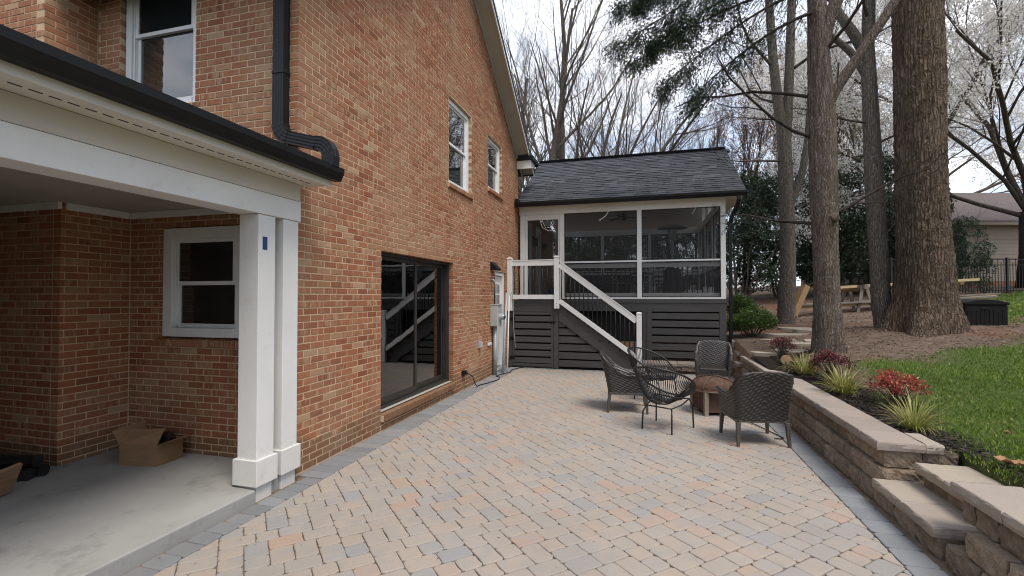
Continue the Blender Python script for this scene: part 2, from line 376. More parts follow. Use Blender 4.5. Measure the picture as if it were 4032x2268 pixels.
# mortar backing (bricks stand 9 mm proud of it), cut round the openings
def backing(mb, plane, fixed, u0, u1, z0, z1, ops, th=.22):
    ops = [(a - .006, b + .006, c - .006, d + .006) for a, b, c, d in ops if b > u0 and a < u1 and d > z0 and c < z1]
    us = sorted({u0, u1, *[min(max(x, u0), u1) for o in ops for x in o[:2]]}); zs = sorted({z0, z1, *[min(max(x, z0), z1) for o in ops for x in o[2:]]})
    for a, b in zip(us, us[1:]):
        run = None
        for c, d in list(zip(zs, zs[1:])) + [(None, None)]:
            solid = c is not None and not any(o[0] < (a + b) / 2 < o[1] and o[2] < (c + d) / 2 < o[3] for o in ops)
            if solid: run = (run[0] if run else c, d)
            elif run:
                p, q = plane_pt(plane, fixed, a, -.0032, run[0]), plane_pt(plane, fixed, b, -th, run[1])
                mb.box(min(p[0], q[0]), max(p[0], q[0]), min(p[1], q[1]), max(p[1], q[1]), run[0], run[1]); run = None
backing(wall, 'X', 0., YF + .006, YE, -.3, 5.28, OP_S)
wall.prism([(YF + .006, 5.2801), (YE, 5.2801), (8.0, 8.11)], 'x', -.22, -.0045)
backing(wall, 'X', -.03, YE + .001, 17.2, -.3, 4.1, OP_S)
backing(wall, 'Y', YF, -2.66, -.006, .0, 6.2, OP_F)
wall.box(-4.6, -2.1345, 3.2245, YF + .1, .0, 2.72)
wall.box(-4.6, -2.6645, 3.3645, YF + .1, 2.721, 6.2)
wallo = wall.build('wall', M['mortar'], house)
tonal = lambda q: min(.999, max(.002, q.betavariate(2.0, 2.0) if q.random() > .07 else q.uniform(.85, 1)))
variants = [mesh('brick', *brick_geo(BL - BJ, CO - BJ, s), None, M['brick'], fix=False) for s in range(8)]
rest = MB(); wl = wloc(wallo)
for i, (pl, fx, u0, u1, z0, z1) in enumerate(B_ALL):
    t = tonal(rnd); d = rnd.uniform(-.0015, .0015); c = plane_pt(pl, fx, (u0 + u1) / 2, d, (z0 + z1) / 2)
    if i in pick:
        o = bpy.data.objects.new('brick', variants[i % 8]); COL.objects.link(o); o.parent = wallo; o.location = Vector(c) - wl; o['tone'] = t
        o.rotation_euler = (rnd.uniform(-.006, .006), 0, (0 if pl == 'X' else -math.pi / 2))
    else:
        V, F = brick_geo(u1 - u0, z1 - z0, i); sl = rnd.uniform(-.004, .004)
        if pl == 'X': V = [(c[0] + x, c[1] + y, c[2] + z + y * sl) for x, y, z in V]
        else: V = [(c[0] + y, c[1] - x, c[2] + z + y * sl) for x, y, z in V]
        rest.add(V, F, t)
rest.build('brickwork', M['brick'], wallo, fix=False, kind='stuff')

# rowlock sills under the windows and the sliding door: one brick each, laid on edge and sloped
def sill(plane, fixed, u0, u1, ztop, proj=.045, H=.095, w=.062, deep=.12):
    nbr = round((u1 - u0) / (w + .008)); st = (u1 - u0) / nbr
    mb = MB()
    for i in range(nbr):
        a = u0 + i * st + .004; b = a + st - .008; pr = proj + rnd.uniform(-.003, .003)
        P = [plane_pt(plane, fixed, u, d, z) for u in (a, b) for d, z in ((-deep, ztop), (pr, ztop - .028), (pr - .006, ztop - H), (-deep, ztop - H))]
        m2 = MB().add(P, [(0, 1, 2, 3), (7, 6, 5, 4), (0, 4, 5, 1), (1, 5, 6, 2), (2, 6, 7, 3)])
        o = m2.build('sill_brick', M['brick'], wallo, bevel=.003, segs=1); o['tone'] = tonal(rnd)
    p, q = plane_pt(plane, fixed, u0, proj - .012, 0), plane_pt(plane, fixed, u1, -deep, 0)
    MB().box(min(p[0], q[0]), max(p[0], q[0]), min(p[1], q[1]), max(p[1], q[1]), ztop - H + .002, ztop - .036).build('sill_mortar', M['mortar'], wallo)
sill('X', 0, 7.50, 8.68, 3.66); sill('X', 0, 9.61, 10.70, 4.04); sill('X', 0, 5.40, 7.745, .235, .05, .12); sill('Y', YF, -1.72, -.55, 1.285)

# double-hung windows ------------------------------------------------------
def window(plane, fixed, u0, u1, z0, z1, trim=.0, label=None, setb=.05):
    """setb: how far the frame face sits behind the brick face"""
    def bx(mb, a, b, d0, d1, c, d):
        p, q = plane_pt(plane, fixed, a, d0, c), plane_pt(plane, fixed, b, d1, d)
        return mb.box(min(p[0], q[0]), max(p[0], q[0]), min(p[1], q[1]), max(p[1], q[1]), c, d)
    fw = .055 + trim; f = MB(); d1, d0 = -setb, -setb - .075
    bx(f, u0, u0 + fw, d0, d1, z0, z1); bx(f, u1 - fw, u1, d0, d1, z0, z1); bx(f, u0 + fw, u1 - fw, d0, d1, z1 - fw, z1); bx(f, u0 + fw, u1 - fw, d0, d1 + .012, z0, z0 + fw * .8)
    bx(f, u0 + fw, u0 + fw + .018, d0, d1 - .022, z0 + fw, z1 - fw); bx(f, u1 - fw - .018, u1 - fw, d0, d1 - .022, z0 + fw, z1 - fw)
    w = f.build('window', M['trimwhite'], house, bevel=.004, label=label)
    a, b = u0 + fw + .0185, u1 - fw - .0185; zb, zt = z0 + fw * .8 + .0005, z1 - fw - .0005; zm = (zb + zt) / 2; sw = .042
    for nm, (c, d), dd in (('upper_sash', (zm - .02, zt), -.028), ('lower_sash', (zb, zm + .02), -.056)):
        s = MB(); x0, x1 = d1 + dd - .026, d1 + dd
        bx(s, a, a + sw, x0, x1, c, d); bx(s, b - sw, b, x0, x1, c, d); bx(s, a + sw, b - sw, x0, x1, d - sw * .9, d); bx(s, a + sw, b - sw, x0, x1, c, c + sw)
        so = s.build(nm, M['trimwhite'], w, bevel=.003)
        bx(MB(), a + sw, b - sw, x0 + .008, x0 + .014, c + sw, d - sw * .9).build('pane', M['glass'], w)
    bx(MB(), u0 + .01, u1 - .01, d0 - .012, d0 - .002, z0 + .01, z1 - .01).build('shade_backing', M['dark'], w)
    return w
window('X', 0, 7.552, 8.613, 3.655, 5.143, .02, 'taller white upstairs window in the gable wall')
window('X', 0, 9.657, 10.638, 4.035, 5.158, .01, 'smaller white upstairs window nearest the porch')
window('Y', YF, -2.322, -1.283, 3.74, 5.44, .03, 'white upstairs window above the carport gutter')
window('Y', YF, -1.662, -.608, 1.285, 2.412, .06, 'white window under the carport roof', setb=-.012)

# sliding glass door -------------------------------------------------------
sd = MB(); y0, y1, z0, z1 = 5.408, 7.737, .238, 2.292; D0, D1 = -.20, -.075; fw = .05
for a, b, c, d in ((y0, y0 + fw, z0, z1), (y1 - fw, y1, z0, z1), (y0 + fw, y1 - fw, z1 - fw, z1), (y0 + fw, y1 - fw, z0, z0 + .035)): sd.box(D0, D1, a, b, c, d)
sdo = sd.build('sliding_door', M['bronze'], house, bevel=.004, label='dark bronze sliding glass patio door in the brick wall')
ym = (y0 + y1) / 2
for a, b, dx in ((y0 + fw, ym + .035, -.04), (ym - .035, y1 - fw, -.088)):
    p = MB(); s = .055; X0, X1 = D1 + dx - .035, D1 + dx; c, d = z0 + .036, z1 - fw - .001
    for e in ((a, a + s, c, d), (b - s, b, c, d), (a + s, b - s, d - s, d), (a + s, b - s, c, c + .085)): p.box(X0, X1, *e)
    po = p.build('door_panel', M['bronze'], sdo, bevel=.003)
    MB().box(X0 + .012, X0 + .02, a + s, b - s, c + .085, d - s).build('pane', M['doorglass'], sdo)
MB().box(D1 - .087, D1 - .06, y1 - fw - .045, y1 - fw - .022, 1.1, 1.32).build('door_handle', M['black'], sdo, bevel=.004)
MB().box(-.12, -.012, y0, y1, .2355, .2378).build('threshold', M['rake'], sdo)
rm = MB(); a, b, c, d, e, f = -3.4, -.225, 4.6, 8.6, .2, 2.6
rm.add([(a, c, e), (b, c, e), (b, d, e), (a, d, e), (a, c, f), (b, c, f), (b, d, f), (a, d, f)], [(4, 7, 6, 5), (0, 4, 5, 1), (2, 6, 7, 3), (3, 7, 4, 0)])
rm.build('room_wall', M['room'], house, fix=False); MB().box(a, b, c, d, .15, .199).build('room_floor', M['carpet'], house)
cu = []; 
for i in range(70):
    t = i / 69; cu.append((-.29 + .035 * math.sin(t * 50) + .012 * math.sin(t * 23 + 1), 6.98 + .62 * t))
cm = MB(); k = len(cu); cm.add([(x, y, z) for z in (.24, 1.2, 2.25) for x, y in cu], [(j * k + i, j * k + i + 1, (j + 1) * k + i + 1, (j + 1) * k + i) for j in range(2) for i in range(k - 1)])
c_o = cm.build('curtain', M['curtain'], None, smooth=True, fix=False); tag(c_o, 'pale curtain hanging behind the sliding glass door', 'curtain')
sol = c_o.modifiers.new('thick', 'SOLIDIFY'); sol.thickness = .004
cl = bpy.data.meshes.new('cloth_pile'); bm = bmesh.new(); bmesh.ops.create_icosphere(bm, subdivisions=4, radius=1)
for v in bm.verts:
    x, y, z = v.co; w = 1 + .22 * math.sin(5 * x + 3 * y) + .16 * math.sin(9 * y - 4 * z + 2) + .1 * math.sin(17 * x + 11 * z)
    v.co = Vector((x * .22 * w, y * .32 * w, max(0, z) * .12 * w))
bm.to_mesh(cl); bm.free(); cl.polygons.foreach_set('use_smooth', [True] * len(cl.polygons)); cl.materials.append(M['curtain'])
o = link('cloth_pile', cl); o.location = (-.72, 5.95, .2); tag(o, 'crumpled white cloth on the floor behind the sliding glass', 'cloth')

# basement side door -------------------------------------------------------
ed = MB(); y0, y1, z0, z1 = 10.166, 10.934, .066, 2.253
for e in ((y0, y0 + .07, z0, z1), (y1 - .07, y1, z0, z1), (y0 + .07, y1 - .07, z1 - .07, z1)): ed.box(-.17, -.03, *e)
edo = ed.build('side_door', M['trimwhite'], house, bevel=.004, label='narrow white door beside the electric meter')
MB().box(-.14, -.10, y0 + .071, y1 - .071, z0 + .03, z1 - .071).build('door_leaf', M['trimwhite'], edo, bevel=.003)
for a, b, c, d in ((y0 + .14, y1 - .14, 1.25, 2.02), (y0 + .14, y1 - .14, .26, 1.1)):
    MB().box(-.099, -.088, a, b, c, d).build('door_panel', M['trimwhite'], edo, bevel=.006)
for i in range(3):
    for j in range(2): MB().box(-.0875, -.086, y0 + .17 + j * .225, y0 + .37 + j * .225, 1.29 + i * .24, 1.50 + i * .24).build('pane', M['glass'], edo)
MB().box(-.2, .03, y0, y1, .0, .064).build('door_step', M['concrete'], edo, bevel=.006)
MB().lathe([(.0, .06), (.028, .05), (.03, .03), (.012, .0)], 12).build('door_knob', M['steelgrey'], edo, smooth=True, world=False)
kn = COL.objects[-1] if False else [x for x in edo.children if x.name.startswith('door_knob')][0]
kn.location = Vector((-.098, y1 - .14, 1.08)) - wloc(edo); kn.rotation_euler = (0, R(90), 0)

# roof, rake, eave return --------------------------------------------------
OV = .34
rf = MB()
for sgn in (1, -1):
    ye = 8.0 + sgn * 4.62
    zr = ROOF(8.0) + .12; ze = ROOF(ye) + .12
    P = [(8.0, zr), (ye, ze), (ye, ze - .10), (8.0, zr - .10)]
    V = [(x, y, z) for x in (OV + .01, -5.2) for y, z in P]
    rf.add(V, [(0, 1, 2, 3), (7, 6, 5, 4), (0, 4, 5, 1), (1, 5, 6, 2), (2, 6, 7, 3)])
M['shingle'] = None
def mk_shingle():
    m, nt, b, o = nodes('asphalt_shingle'); p = pos(nt); T = tone(nt)
    c = ramp(nt, T, [(0, (.020, .023, .028)), (.4, (.034, .038, .045)), (.75, (.052, .058, .067)), (1, (.08, .087, .098))])
    g = noise(nt, p, 420, 3, .8); c = mix(nt, ramp(nt, g, [(.45, 0.), (.75, .45)]), c, (.14, .145, .15))
    nt.links.new(c, b.inputs['Base Color']); b.inputs['Roughness'].default_value = .85; b.inputs['Specular IOR Level'].default_value = .4
    bump(nt, b, g, .6, .004); return m
M['shingle'] = mk_shingle()
ro = rf.build('roof', M['shingle'], house)
rk = MB()
for sgn in (1, -1):
    ye = 8.0 + sgn * 4.55
    za, zb = ROOF(8.0), ROOF(ye)
    rk.add([(x, y, z) for x in (.004, OV - .025) for y, z in ((8.0, za), (ye, zb), (ye, zb + .018), (8.0, za + .018))], [(0, 1, 2, 3), (7, 6, 5, 4), (0, 4, 5, 1), (1, 5, 6, 2), (2, 6, 7, 3), (3, 7, 4, 0)])
rk.build('rake_soffit', M['rake'], ro)
fk = MB(); bk = MB()
for sgn in (1, -1):
    ye = 8.0 + sgn * 4.6; za, zb = ROOF(8.0), ROOF(ye)
    fk.add([(x, y, z) for x in (OV - .024, OV) for y, z in ((8.0, za - .05), (ye, zb - .05), (ye, zb + .10), (8.0, za + .10))], [(0, 1, 2, 3), (7, 6, 5, 4), (0, 4, 5, 1), (1, 5, 6, 2), (2, 6, 7, 3), (3, 7, 4, 0)])
    bk.add([(x, y, z) for x in (.005, .028) for y, z in ((8.0, za - .12), (ye, zb - .12), (ye, zb - .002), (8.0, za - .002))], [(0, 1, 2, 3), (7, 6, 5, 4), (0, 4, 5, 1), (1, 5, 6, 2), (2, 6, 7, 3), (3, 7, 4, 0)])
fk.build('rake_fascia', M['white'], ro, bevel=.004); bk.build('rake_frieze', M['rake'], ro)
er = MB(); er.prism([(12.02, 5.02), (12.46, 5.13), (12.46, 5.24), (12.02, 5.24)], 'x', .004, OV + .03); er.build('eave_return', M['white'], ro, bevel=.006)
MB().prism([(11.97, 5.241), (12.60, 5.241), (12.60, 5.31), (12.56, 5.345), (11.97, 5.345)], 'x', .003, OV + .10).build('eave_return_cap', M['black'], ro, bevel=.006)
MB().prism([(11.99, 5.346), (12.50, 5.346), (11.99, 5.50)], 'x', .006, OV + .02).build('eave_return_flashing', M['shingle'], ro)
gk = [(0, 0), (.075, 0), (.085, .03), (.11, .075), (.112, .115), (.10, .115), (.098, .08), (.07, .04), (.066, .012), (.012, .012), (.012, .115), (0, .115)]
MB().sweep(gk, [(OV + .09, 12.605, 5.22), (-3, 12.605, 5.22)]).build('eave_gutter', M['black'], ro)

# carport: slab, columns, beam, soffit, gutter, ceiling ---------------------
slab = MB(); slab.prism([(-4.6, -6.0), (.115, -6.0), (.125, -2.0), (.10, 1.5), (.112, 3.272), (-.03, 3.285), (-.03, YF), (-4.6, YF)], 'z', -.2, .10)
so = slab.build('carport_slab', M['concrete'], None, bevel=.012, segs=3, kind='structure'); tag(so, 'pale concrete carport floor slab with weathered edge')
def column(yc):
    c = MB(); h = .095; c.box(-h - .005, .098, yc - h, yc + h, .335, 2.398); co = c.build('column', M['white'], house, bevel=.004)
    p = MB(); p.box(-.126, .123, yc - .12, yc + .12, .118, .336); p.build('plinth', M['white'], co, bevel=.005)
    MB().box(-.09, .088, yc - .088, yc + .088, -.02, .119).build('column_footing', M['white'], co, bevel=.004)
    return co
c1 = column(3.385); column(3.672); column(-2.6)
MB().box(-.028, .07, 3.475, 3.582, -.02, .112).build('footing_block', M['concrete'], house, bevel=.01)
MB().box(.0985, .1015, 3.335, 3.385, 2.10, 2.21).build('outlet_cutout', M['bluebox'], c1)
MB().box(-.12, .112, -6, 3.782, 2.40, 2.585).build('beam', M['white'], house, bevel=.004)
MB().box(-.10, .106, -6, 3.782, 2.5885, 2.745).build('frieze_board', M['soffit'], house, bevel=.003)
MB().box(.1065, .35, -6, YF + .015, 2.746, 2.762).build('soffit', M['soffit'], house)
MB().box(.352, .372, -6, YF + .018, 2.735, 2.905).build('fascia', M['soffit'], house, bevel=.004)
MB().box(.107, .35, YF - .014, YF + .014, 2.763, 2.89).build('soffit_end', M['soffit'], house)
vsl = MB().box(-.006, .006, -.028, .028, -.0015, .001); vm = mesh('vent_slot', vsl.v, vsl.f, None, M['dark'])
for i in range(70):
    o = link('vent_slot', vm, house, False); o.location = Vector((.235, 3.72 - i * .085, 2.7455)) - wloc(house)
g2 = [(0, 0), (.065, 0), (.078, .03), (.10, .07), (.104, .118), (.092, .118), (.088, .078), (.066, .042), (.060, .012), (.01, .012), (.01, .118), (0, .118)]
gu = MB(); gu.sweep(g2, [(.3725, -6, 2.79), (.3725, YF + .06, 2.79)]); guo = gu.build('carport_gutter', M['black'], house)
MB().prism([(.3725 + x, 2.79 + z) for x, z in [(0, 0), (.065, 0), (.078, .03), (.10, .07), (.104, .118), (0, .118)]], 'y', YF + .0605, YF + .064).build('gutter_end_cap', M['black'], guo)
MB().box(-4.6, -.121, -6, 3.219, 2.60, 2.62).build('carport_ceiling', M['rake'], house); MB().box(-2.129, -.121, 3.2195, YF - .01, 2.60, 2.62).build('carport_ceiling', M['rake'], house)
for e in ((-2.10, -.125, YF - .05, YF - .012, 2.53, 2.599), (-2.125, -2.09, 3.25, YF - .052, 2.53, 2.599), (-4.5, -2.092, 3.175, 3.21, 2.53, 2.599)): MB().box(*e).build('ceiling_trim', M['white'], house, bevel=.006)
MB().add([(.372, -6, 2.91), (.372, YF - .012, 2.91), (-4.6, YF - .012, 3.30), (-4.6, -6, 3.30), (.372, -6, 2.895), (.372, YF - .012, 2.895), (-4.6, YF - .012, 3.27), (-4.6, -6, 3.27)], [(0, 1, 2, 3), (7, 6, 5, 4), (0, 4, 5, 1), (1, 5, 6, 2), (3, 7, 4, 0), (2, 6, 7, 3)]).build('carport_roof', M['shingle'], house)
MB().box(-4.75, -4.6, -6, 3.2, 0, 3.25).build('carport_back_wall', M['brick'], house); MB().box(-4.599, -.1, -1.2, -1.0, 0, 2.599).build('carport_front_wall', M['brick'], house)  # second wall is unseen, added to close off and darken the carport

# corrugated downspout ------------------------------------------------------
def corr(w, h, k=9):
    P = []
    for i in range(k): P.append((-w + 2 * w * i / (k - 1), -h + (.004 if i % 2 else 0)))
    P += [(w, -h / 2), (w - .003, 0), (w, h / 2)]
    for i in range(k): P.append((w - 2 * w * i / (k - 1), h - (.004 if i % 2 else 0)))
    P += [(-w, h / 2), (-w + .003, 0), (-w, -h / 2)]
    return P
def ribbed(name, pts, w, h, parent, up):
    sc = [1 + (.05 if i % 2 else 0) for i in range(len(pts))]
    return MB().sweep(corr(w, h), pts, up, scale=sc).build(name, M['black'], parent, smooth=False)
xd = -.158; yd = YF - .052
do = MB().sweep(corr(.062, .043), [(xd, yd, 3.36), (xd, yd, 6.6)], (0, -1, 0)).build('downspout', M['black'], house)
def arc(c, r, a0, a1, n, ax):
    return [tuple(Vector(c) + r * (math.cos(a) * Vector(ax[0]) + math.sin(a) * Vector(ax[1]))) for a in np.linspace(a0, a1, n)]
e1 = arc((xd + .15, yd, 3.36), .15, math.pi, math.pi * 1.40, 9, ((1, 0, 0), (0, 0, 1)))
ribbed('downspout_elbow', e1, .064, .045, do, (0, -1, 0))
p0 = Vector(e1[-1]); p1 = Vector((.275, yd - .02, 3.125))
MB().sweep(corr(.06, .042), [tuple(p0), tuple(p1)], (0, -1, 0)).build('downspout_run', M['black'], do)
ribbed('downspout_elbow', [tuple(p1)] + arc((.285, yd - .02, 2.99), .135, math.pi * .5, 0, 9, ((1, 0, 0), (0, 0, 1))) + [(.42, yd - .02, 2.90)], .062, .044, do, (0, -1, 0))
MB().box(xd - .068, xd + .068, yd - .048, yd + .05, 3.84, 3.875).build('downspout_strap', M['black'], do, bevel=.004)

# things fixed on or near the side wall --------------------------------------
t = thing('electric_meter', 'grey electric meter box with round glass meter on brick wall', 'electric meter', (0, 9.95, 0))
MB().box(.0, .17, 9.78, 10.10, 1.06, 1.52).build('meter_box', M['greybox'], t, bevel=.012)
MB().box(-.002, .185, 9.77, 10.11, 1.521, 1.535).build('box_lid', M['greybox'], t, bevel=.004)
mm = MB().lathe([(.0, .11), (.045, .11), (.062, .09), (.066, .03), (.078, .028), (.078, .0)], 24).build('meter_dial', M['steelgrey'], t, smooth=False, world=False)
mm.location = (.17, .0, 1.26); mm.rotation_euler = (0, R(90), 0)
mg = MB().lathe([(.0, .125), (.04, .123), (.056, .11), (.06, .06)], 24).build('meter_glass', M['glass'], t, smooth=True, world=False); mg.location = (.17, 0, 1.26); mg.rotation_euler = (0, R(90), 0)
MB().tube([(.06, 9.95, 0), (.06, 9.95, 1.06)], .045, 14).build('conduit', M['steelgrey'], t, smooth=True)
MB().tube([(.05, 9.95, 1.53), (.05, 9.95, 1.9)], .012, 8).build('cable', M['black'], t, smooth=True)
for k, (x, y, xt, yt, zt, r, mt) in enumerate(((.16, 10.22, .10, 10.72, 1.78, .03, 'steelgrey'), (.22, 10.36, .10, 10.93, 1.72, .017, 'wire'))):
    o = MB().tube([(x, y, 0), ((x + xt) / 2 - .0, (y + yt) / 2, zt / 2), (xt, yt, zt)], r, 12).build('conduit_pipe', M[mt], None, smooth=True)
    tag(o, ['thick grey conduit pipe leaning beside the electric meter', 'thin white plastic pipe leaning by the side door'][k], 'pipe', 'pipes leaning by the side door')
cw = [(.12, 10.95, 1.72), (.14, 11.02, 1.80), (.16, 11.10, 1.6), (.15, 11.12, 1.3), (.16, 11.11, .95), (.19, 11.09, .7), (.22, 11.08, .45)]
tag(MB().tube(cw, .007, 6).build('loose_cable', M['steelgrey'], None, smooth=True), 'loose grey cable hanging down beside the slatted gate', 'cable')
t = thing('wall_light', 'small black wedge wall lamp above the side door', 'wall lamp', (0, 10.0, 2.3))
MB().prism([(.0, 2.27), (.0, 2.45), (.03, 2.45), (.17, 2.30), (.16, 2.27)], 'y', 9.80, 10.05).build('lamp_housing', M['black'], t, bevel=.005)
MB().box(.02, .13, 9.83, 10.02, 2.262, 2.269).build('lamp_lens', M['wire'], t)
t = thing('hose_bib', 'small metal hose tap sticking out of the brick beside the white door', 'tap', (0, 9.82, 2.05))
MB().tube([(0, 9.82, 2.06), (.07, 9.82, 2.06), (.09, 9.82, 2.0)], [.018, .018, .014], 10).build('spout', M['steelgrey'], t, smooth=True); MB().tube([(.05, 9.82, 2.07), (.05, 9.82, 2.12)], .007, 6).build('stem', M['steelgrey'], t)
w_ = MB().lathe([(.0, .008), (.035, .008), (.035, -.004), (0, -.004)], 10).build('tap_handle', M['steelgrey'], t, world=False); w_.location = (.05, 0, .075)
t = thing('outlet_box', 'grey outdoor outlet box low on the brick wall', 'outlet', (0, 9.08, .74)); MB().box(0, .055, 9.03, 9.13, .67, .80).build('box_body', M['greybox'], t, bevel=.006); MB().box(.055, .075, 9.035, 9.125, .68, .79).build('box_cover', M['greybox'], t, bevel=.006)
t = thing('cable_clip_box', 'small white junction box low on brick near the meter pipe', 'junction box', (0, 9.72, .69)); MB().box(0, .035, 9.62, 9.80, .66, .72).build('box_body', M['trimwhite'], t, bevel=.005); MB().box(.035, .042, 9.66, 9.70, .672, .708).build('box_cover', M['greybox'], t)
t = thing('spigot_cover', 'dark cable outlet low on the brick right of the sliding door', 'cable outlet', (0, 8.2, .3)); MB().box(0, .06, 8.13, 8.27, .27, .35).build('outlet_body', M['black'], t, bevel=.006); MB().box(.06, .085, 8.16, 8.24, .285, .335).build('plug', M['black'], t, bevel=.006)
tag(MB().tube([(.09, 8.2, .31), (.16, 8.28, .24), (.17, 8.40, .08), (.16, 8.52, .015), (.17, 8.7, .012), (.26, 9.0, .012), (.33, 9.35, .012), (.27, 9.62, .012), (.15, 9.75, .012), (.17, 9.95, .012), (.30, 10.3, .012), (.24, 10.7, .012), (.33, 11.0, .012), (.45, 11.12, .02)], .009, 6).build('ground_cable', M['black'], None, smooth=True), 'black cable running along the patio edge below the brick wall', 'cable')
# things on the carport floor
t = thing('cardboard_box', 'open cardboard box with black plastic inside by carport brick wall', 'box', (-1.42, 3.58, .10), R(8))
b_ = MB(); w, d, h = .40, .30, .20
for e in ((-w / 2, w / 2, -d / 2, -d / 2 + .006, 0, h), (-w / 2, w / 2, d / 2 - .006, d / 2, 0, h), (-w / 2, -w / 2 + .006, -d / 2 + .006, d / 2 - .006, 0, h), (w / 2 - .006, w / 2, -d / 2 + .006, d / 2 - .006, 0, h), (-w / 2 + .006, w / 2 - .006, -d / 2 + .006, d / 2 - .006, .001, .007)): b_.box(*e)
b_.build('box_body', M['cardboard'], t, world=False)
for k, (pts) in enumerate(([(-w / 2, -d / 2, h), (-w / 2, d / 2, h), (-w / 2 - .05, d / 2 + .02, h + .14), (-w / 2 - .03, -d / 2 - .05, h + .13)], [(w / 2, -d / 2, h), (w / 2, d / 2, h), (w / 2 + .16, d / 2, h + .03), (w / 2 + .15, -d / 2, h + .05)], [(-w / 2, -d / 2, h), (w / 2, -d / 2, h), (w / 2 + .02, -d / 2 + .06, h + .14), (-w / 2 + .02, -d / 2 + .10, h + .11)])):
    f = MB().add([Vector(p) for p in pts] + [Vector(p) + Vector((0.001, .001, .005)) for p in pts], [(0, 1, 2, 3), (7, 6, 5, 4), (0, 4, 5, 1), (1, 5, 6, 2), (2, 6, 7, 3), (3, 7, 4, 0)]); f.build('box_flap', M['cardboard'], t, world=False)
bag = bpy.data.meshes.new('plastic_bag'); bm = bmesh.new(); bmesh.ops.create_icosphere(bm, subdivisions=3, radius=1)
for v in bm.verts:
    x, y, z = v.co; q = 1 + .2 * math.sin(6 * x + 4 * z) + .18 * math.sin(8 * y + 3 * x)
    v.co = Vector((x * .15 * q, y * .11 * q, z * .085 * q))
bm.to_mesh(bag); bm.free(); bag.materials.append(M['blackplastic'])
o = link('plastic_bag', bag); o.location = (-1.38, 3.60, .30); tag(o, 'crumpled black plastic sticking out of the cardboard box', 'plastic bag')
st_ = bpy.data.meshes.new('loose_stone'); bm = bmesh.new(); bmesh.ops.create_icosphere(bm, subdivisions=3, radius=1)
for v in bm.verts:
    x, y, z = v.co; q = 1 + .18 * math.sin(4 * x + 2 * z + 1) + .12 * math.sin(7 * y + 5 * x); v.co = Vector((x * .085 * q, y * .07 * q, max(-.9, z) * .085 * q))
bm.to_mesh(st_); bm.free(); st_.materials.append(M['cardboard'])
o = link('loose_stone', st_); o.location = (-1.86, 3.66, .17); tag(o, 'small brown stone beside the open cardboard box', 'stone')
t = thing('gutter_tubes', 'black plastic drain tubes lying on the carport floor', 'tubes', (-2.0, 2.98, .1))
for k, (dy, z) in enumerate(((0, .155), (.11, .155), (.05, .25))):
    P = [(-1.95 - i * .03, 3.02 - dy - i * .008, z) for i in range(70)]
    MB().tube(P, [.053] * 70, 14).build('tube', M['blackplastic'], t)
o = MB().obox((-1.62, 2.42, .225), (.03, .5, .26), Matrix.Rotation(R(28), 3, 'Y') @ Matrix.Rotation(R(12), 3, 'Z')).build('cardboard_sheet', M['cardboard'], None); tag(o, 'folded cardboard scrap at the carport floor edge', 'cardboard')
# ---------------------------------------------------------------- patio
def mk_paver(name, stops, blot=(.36, .30, .25)):
    m, nt, b, o = nodes(name); p = pos(nt); T = tone(nt)
    c = ramp(nt, T, stops)
    off = nt.nodes.new('ShaderNodeCombineXYZ'); t9 = mth(nt, 'MULTIPLY', T, 53.0)
    for i in range(3): nt.links.new(t9, off.inputs[i])
    f = noise(nt, p, 1.3, 6, .65, None, None)
    f2 = noise(nt, p, 1.0, 3, .5, (7, 7, 7), off.outputs[0])
    c = mix(nt, ramp(nt, f2, [(.48, 0.), (.70, .6)]), c, blot)
    sp = noise(nt, p, 190, 3, .8)
    c = mix(nt, ramp(nt, sp, [(.28, .5), (.5, 0.)]), c, (.16, .135, .115))
    c = mix(nt, ramp(nt, sp, [(.62, 0.), (.8, .35)]), c, (.52, .47, .42))
    c = mix(nt, ramp(nt, f, [(.45, 0.), (.72, .5)]), c, (.26, .23, .195))
    nt.links.new(c, b.inputs['Base Color']); b.inputs['Roughness'].default_value = .82; b.inputs['Specular IOR Level'].default_value = .35
    bump(nt, b, mth(nt, 'ADD', mth(nt, 'MULTIPLY', noise(nt, p, 28, 4, .6), 1.2), sp), .4, .004); return m
M['paver'] = mk_paver('concrete_paver', [(0, (.265, .268, .268)), (.15, (.31, .29, .272)), (.38, (.345, .306, .266)), (.62, (.362, .31, .26)), (.82, (.372, .30, .243)), (.95, (.385, .275, .212)), (1, (.375, .32, .25))], (.285, .282, .275))
M['paver_grey'] = mk_paver('charcoal_paver', [(0, (.155, .165, .175)), (.5, (.20, .21, .218)), (1, (.25, .255, .26))], (.185, .195, .205))
M['jointsand'] = pm('joint_sand', (.24, .185, .135), (.16, .12, .085), 9, .95, .03, 200, .6, .006, spec=.1, dirt=((.05, .06, .025), 4, .6, .6))
PX0, PX1, PY0, PY1 = .318, 4.785, -.9, 11.02
patio = MB().box(-.1, 5.12, -1.0, 11.25, -.20, -.016).build('patio', M['jointsand'], None, kind='structure'); tag(patio, 'tan concrete paver patio with grey border')

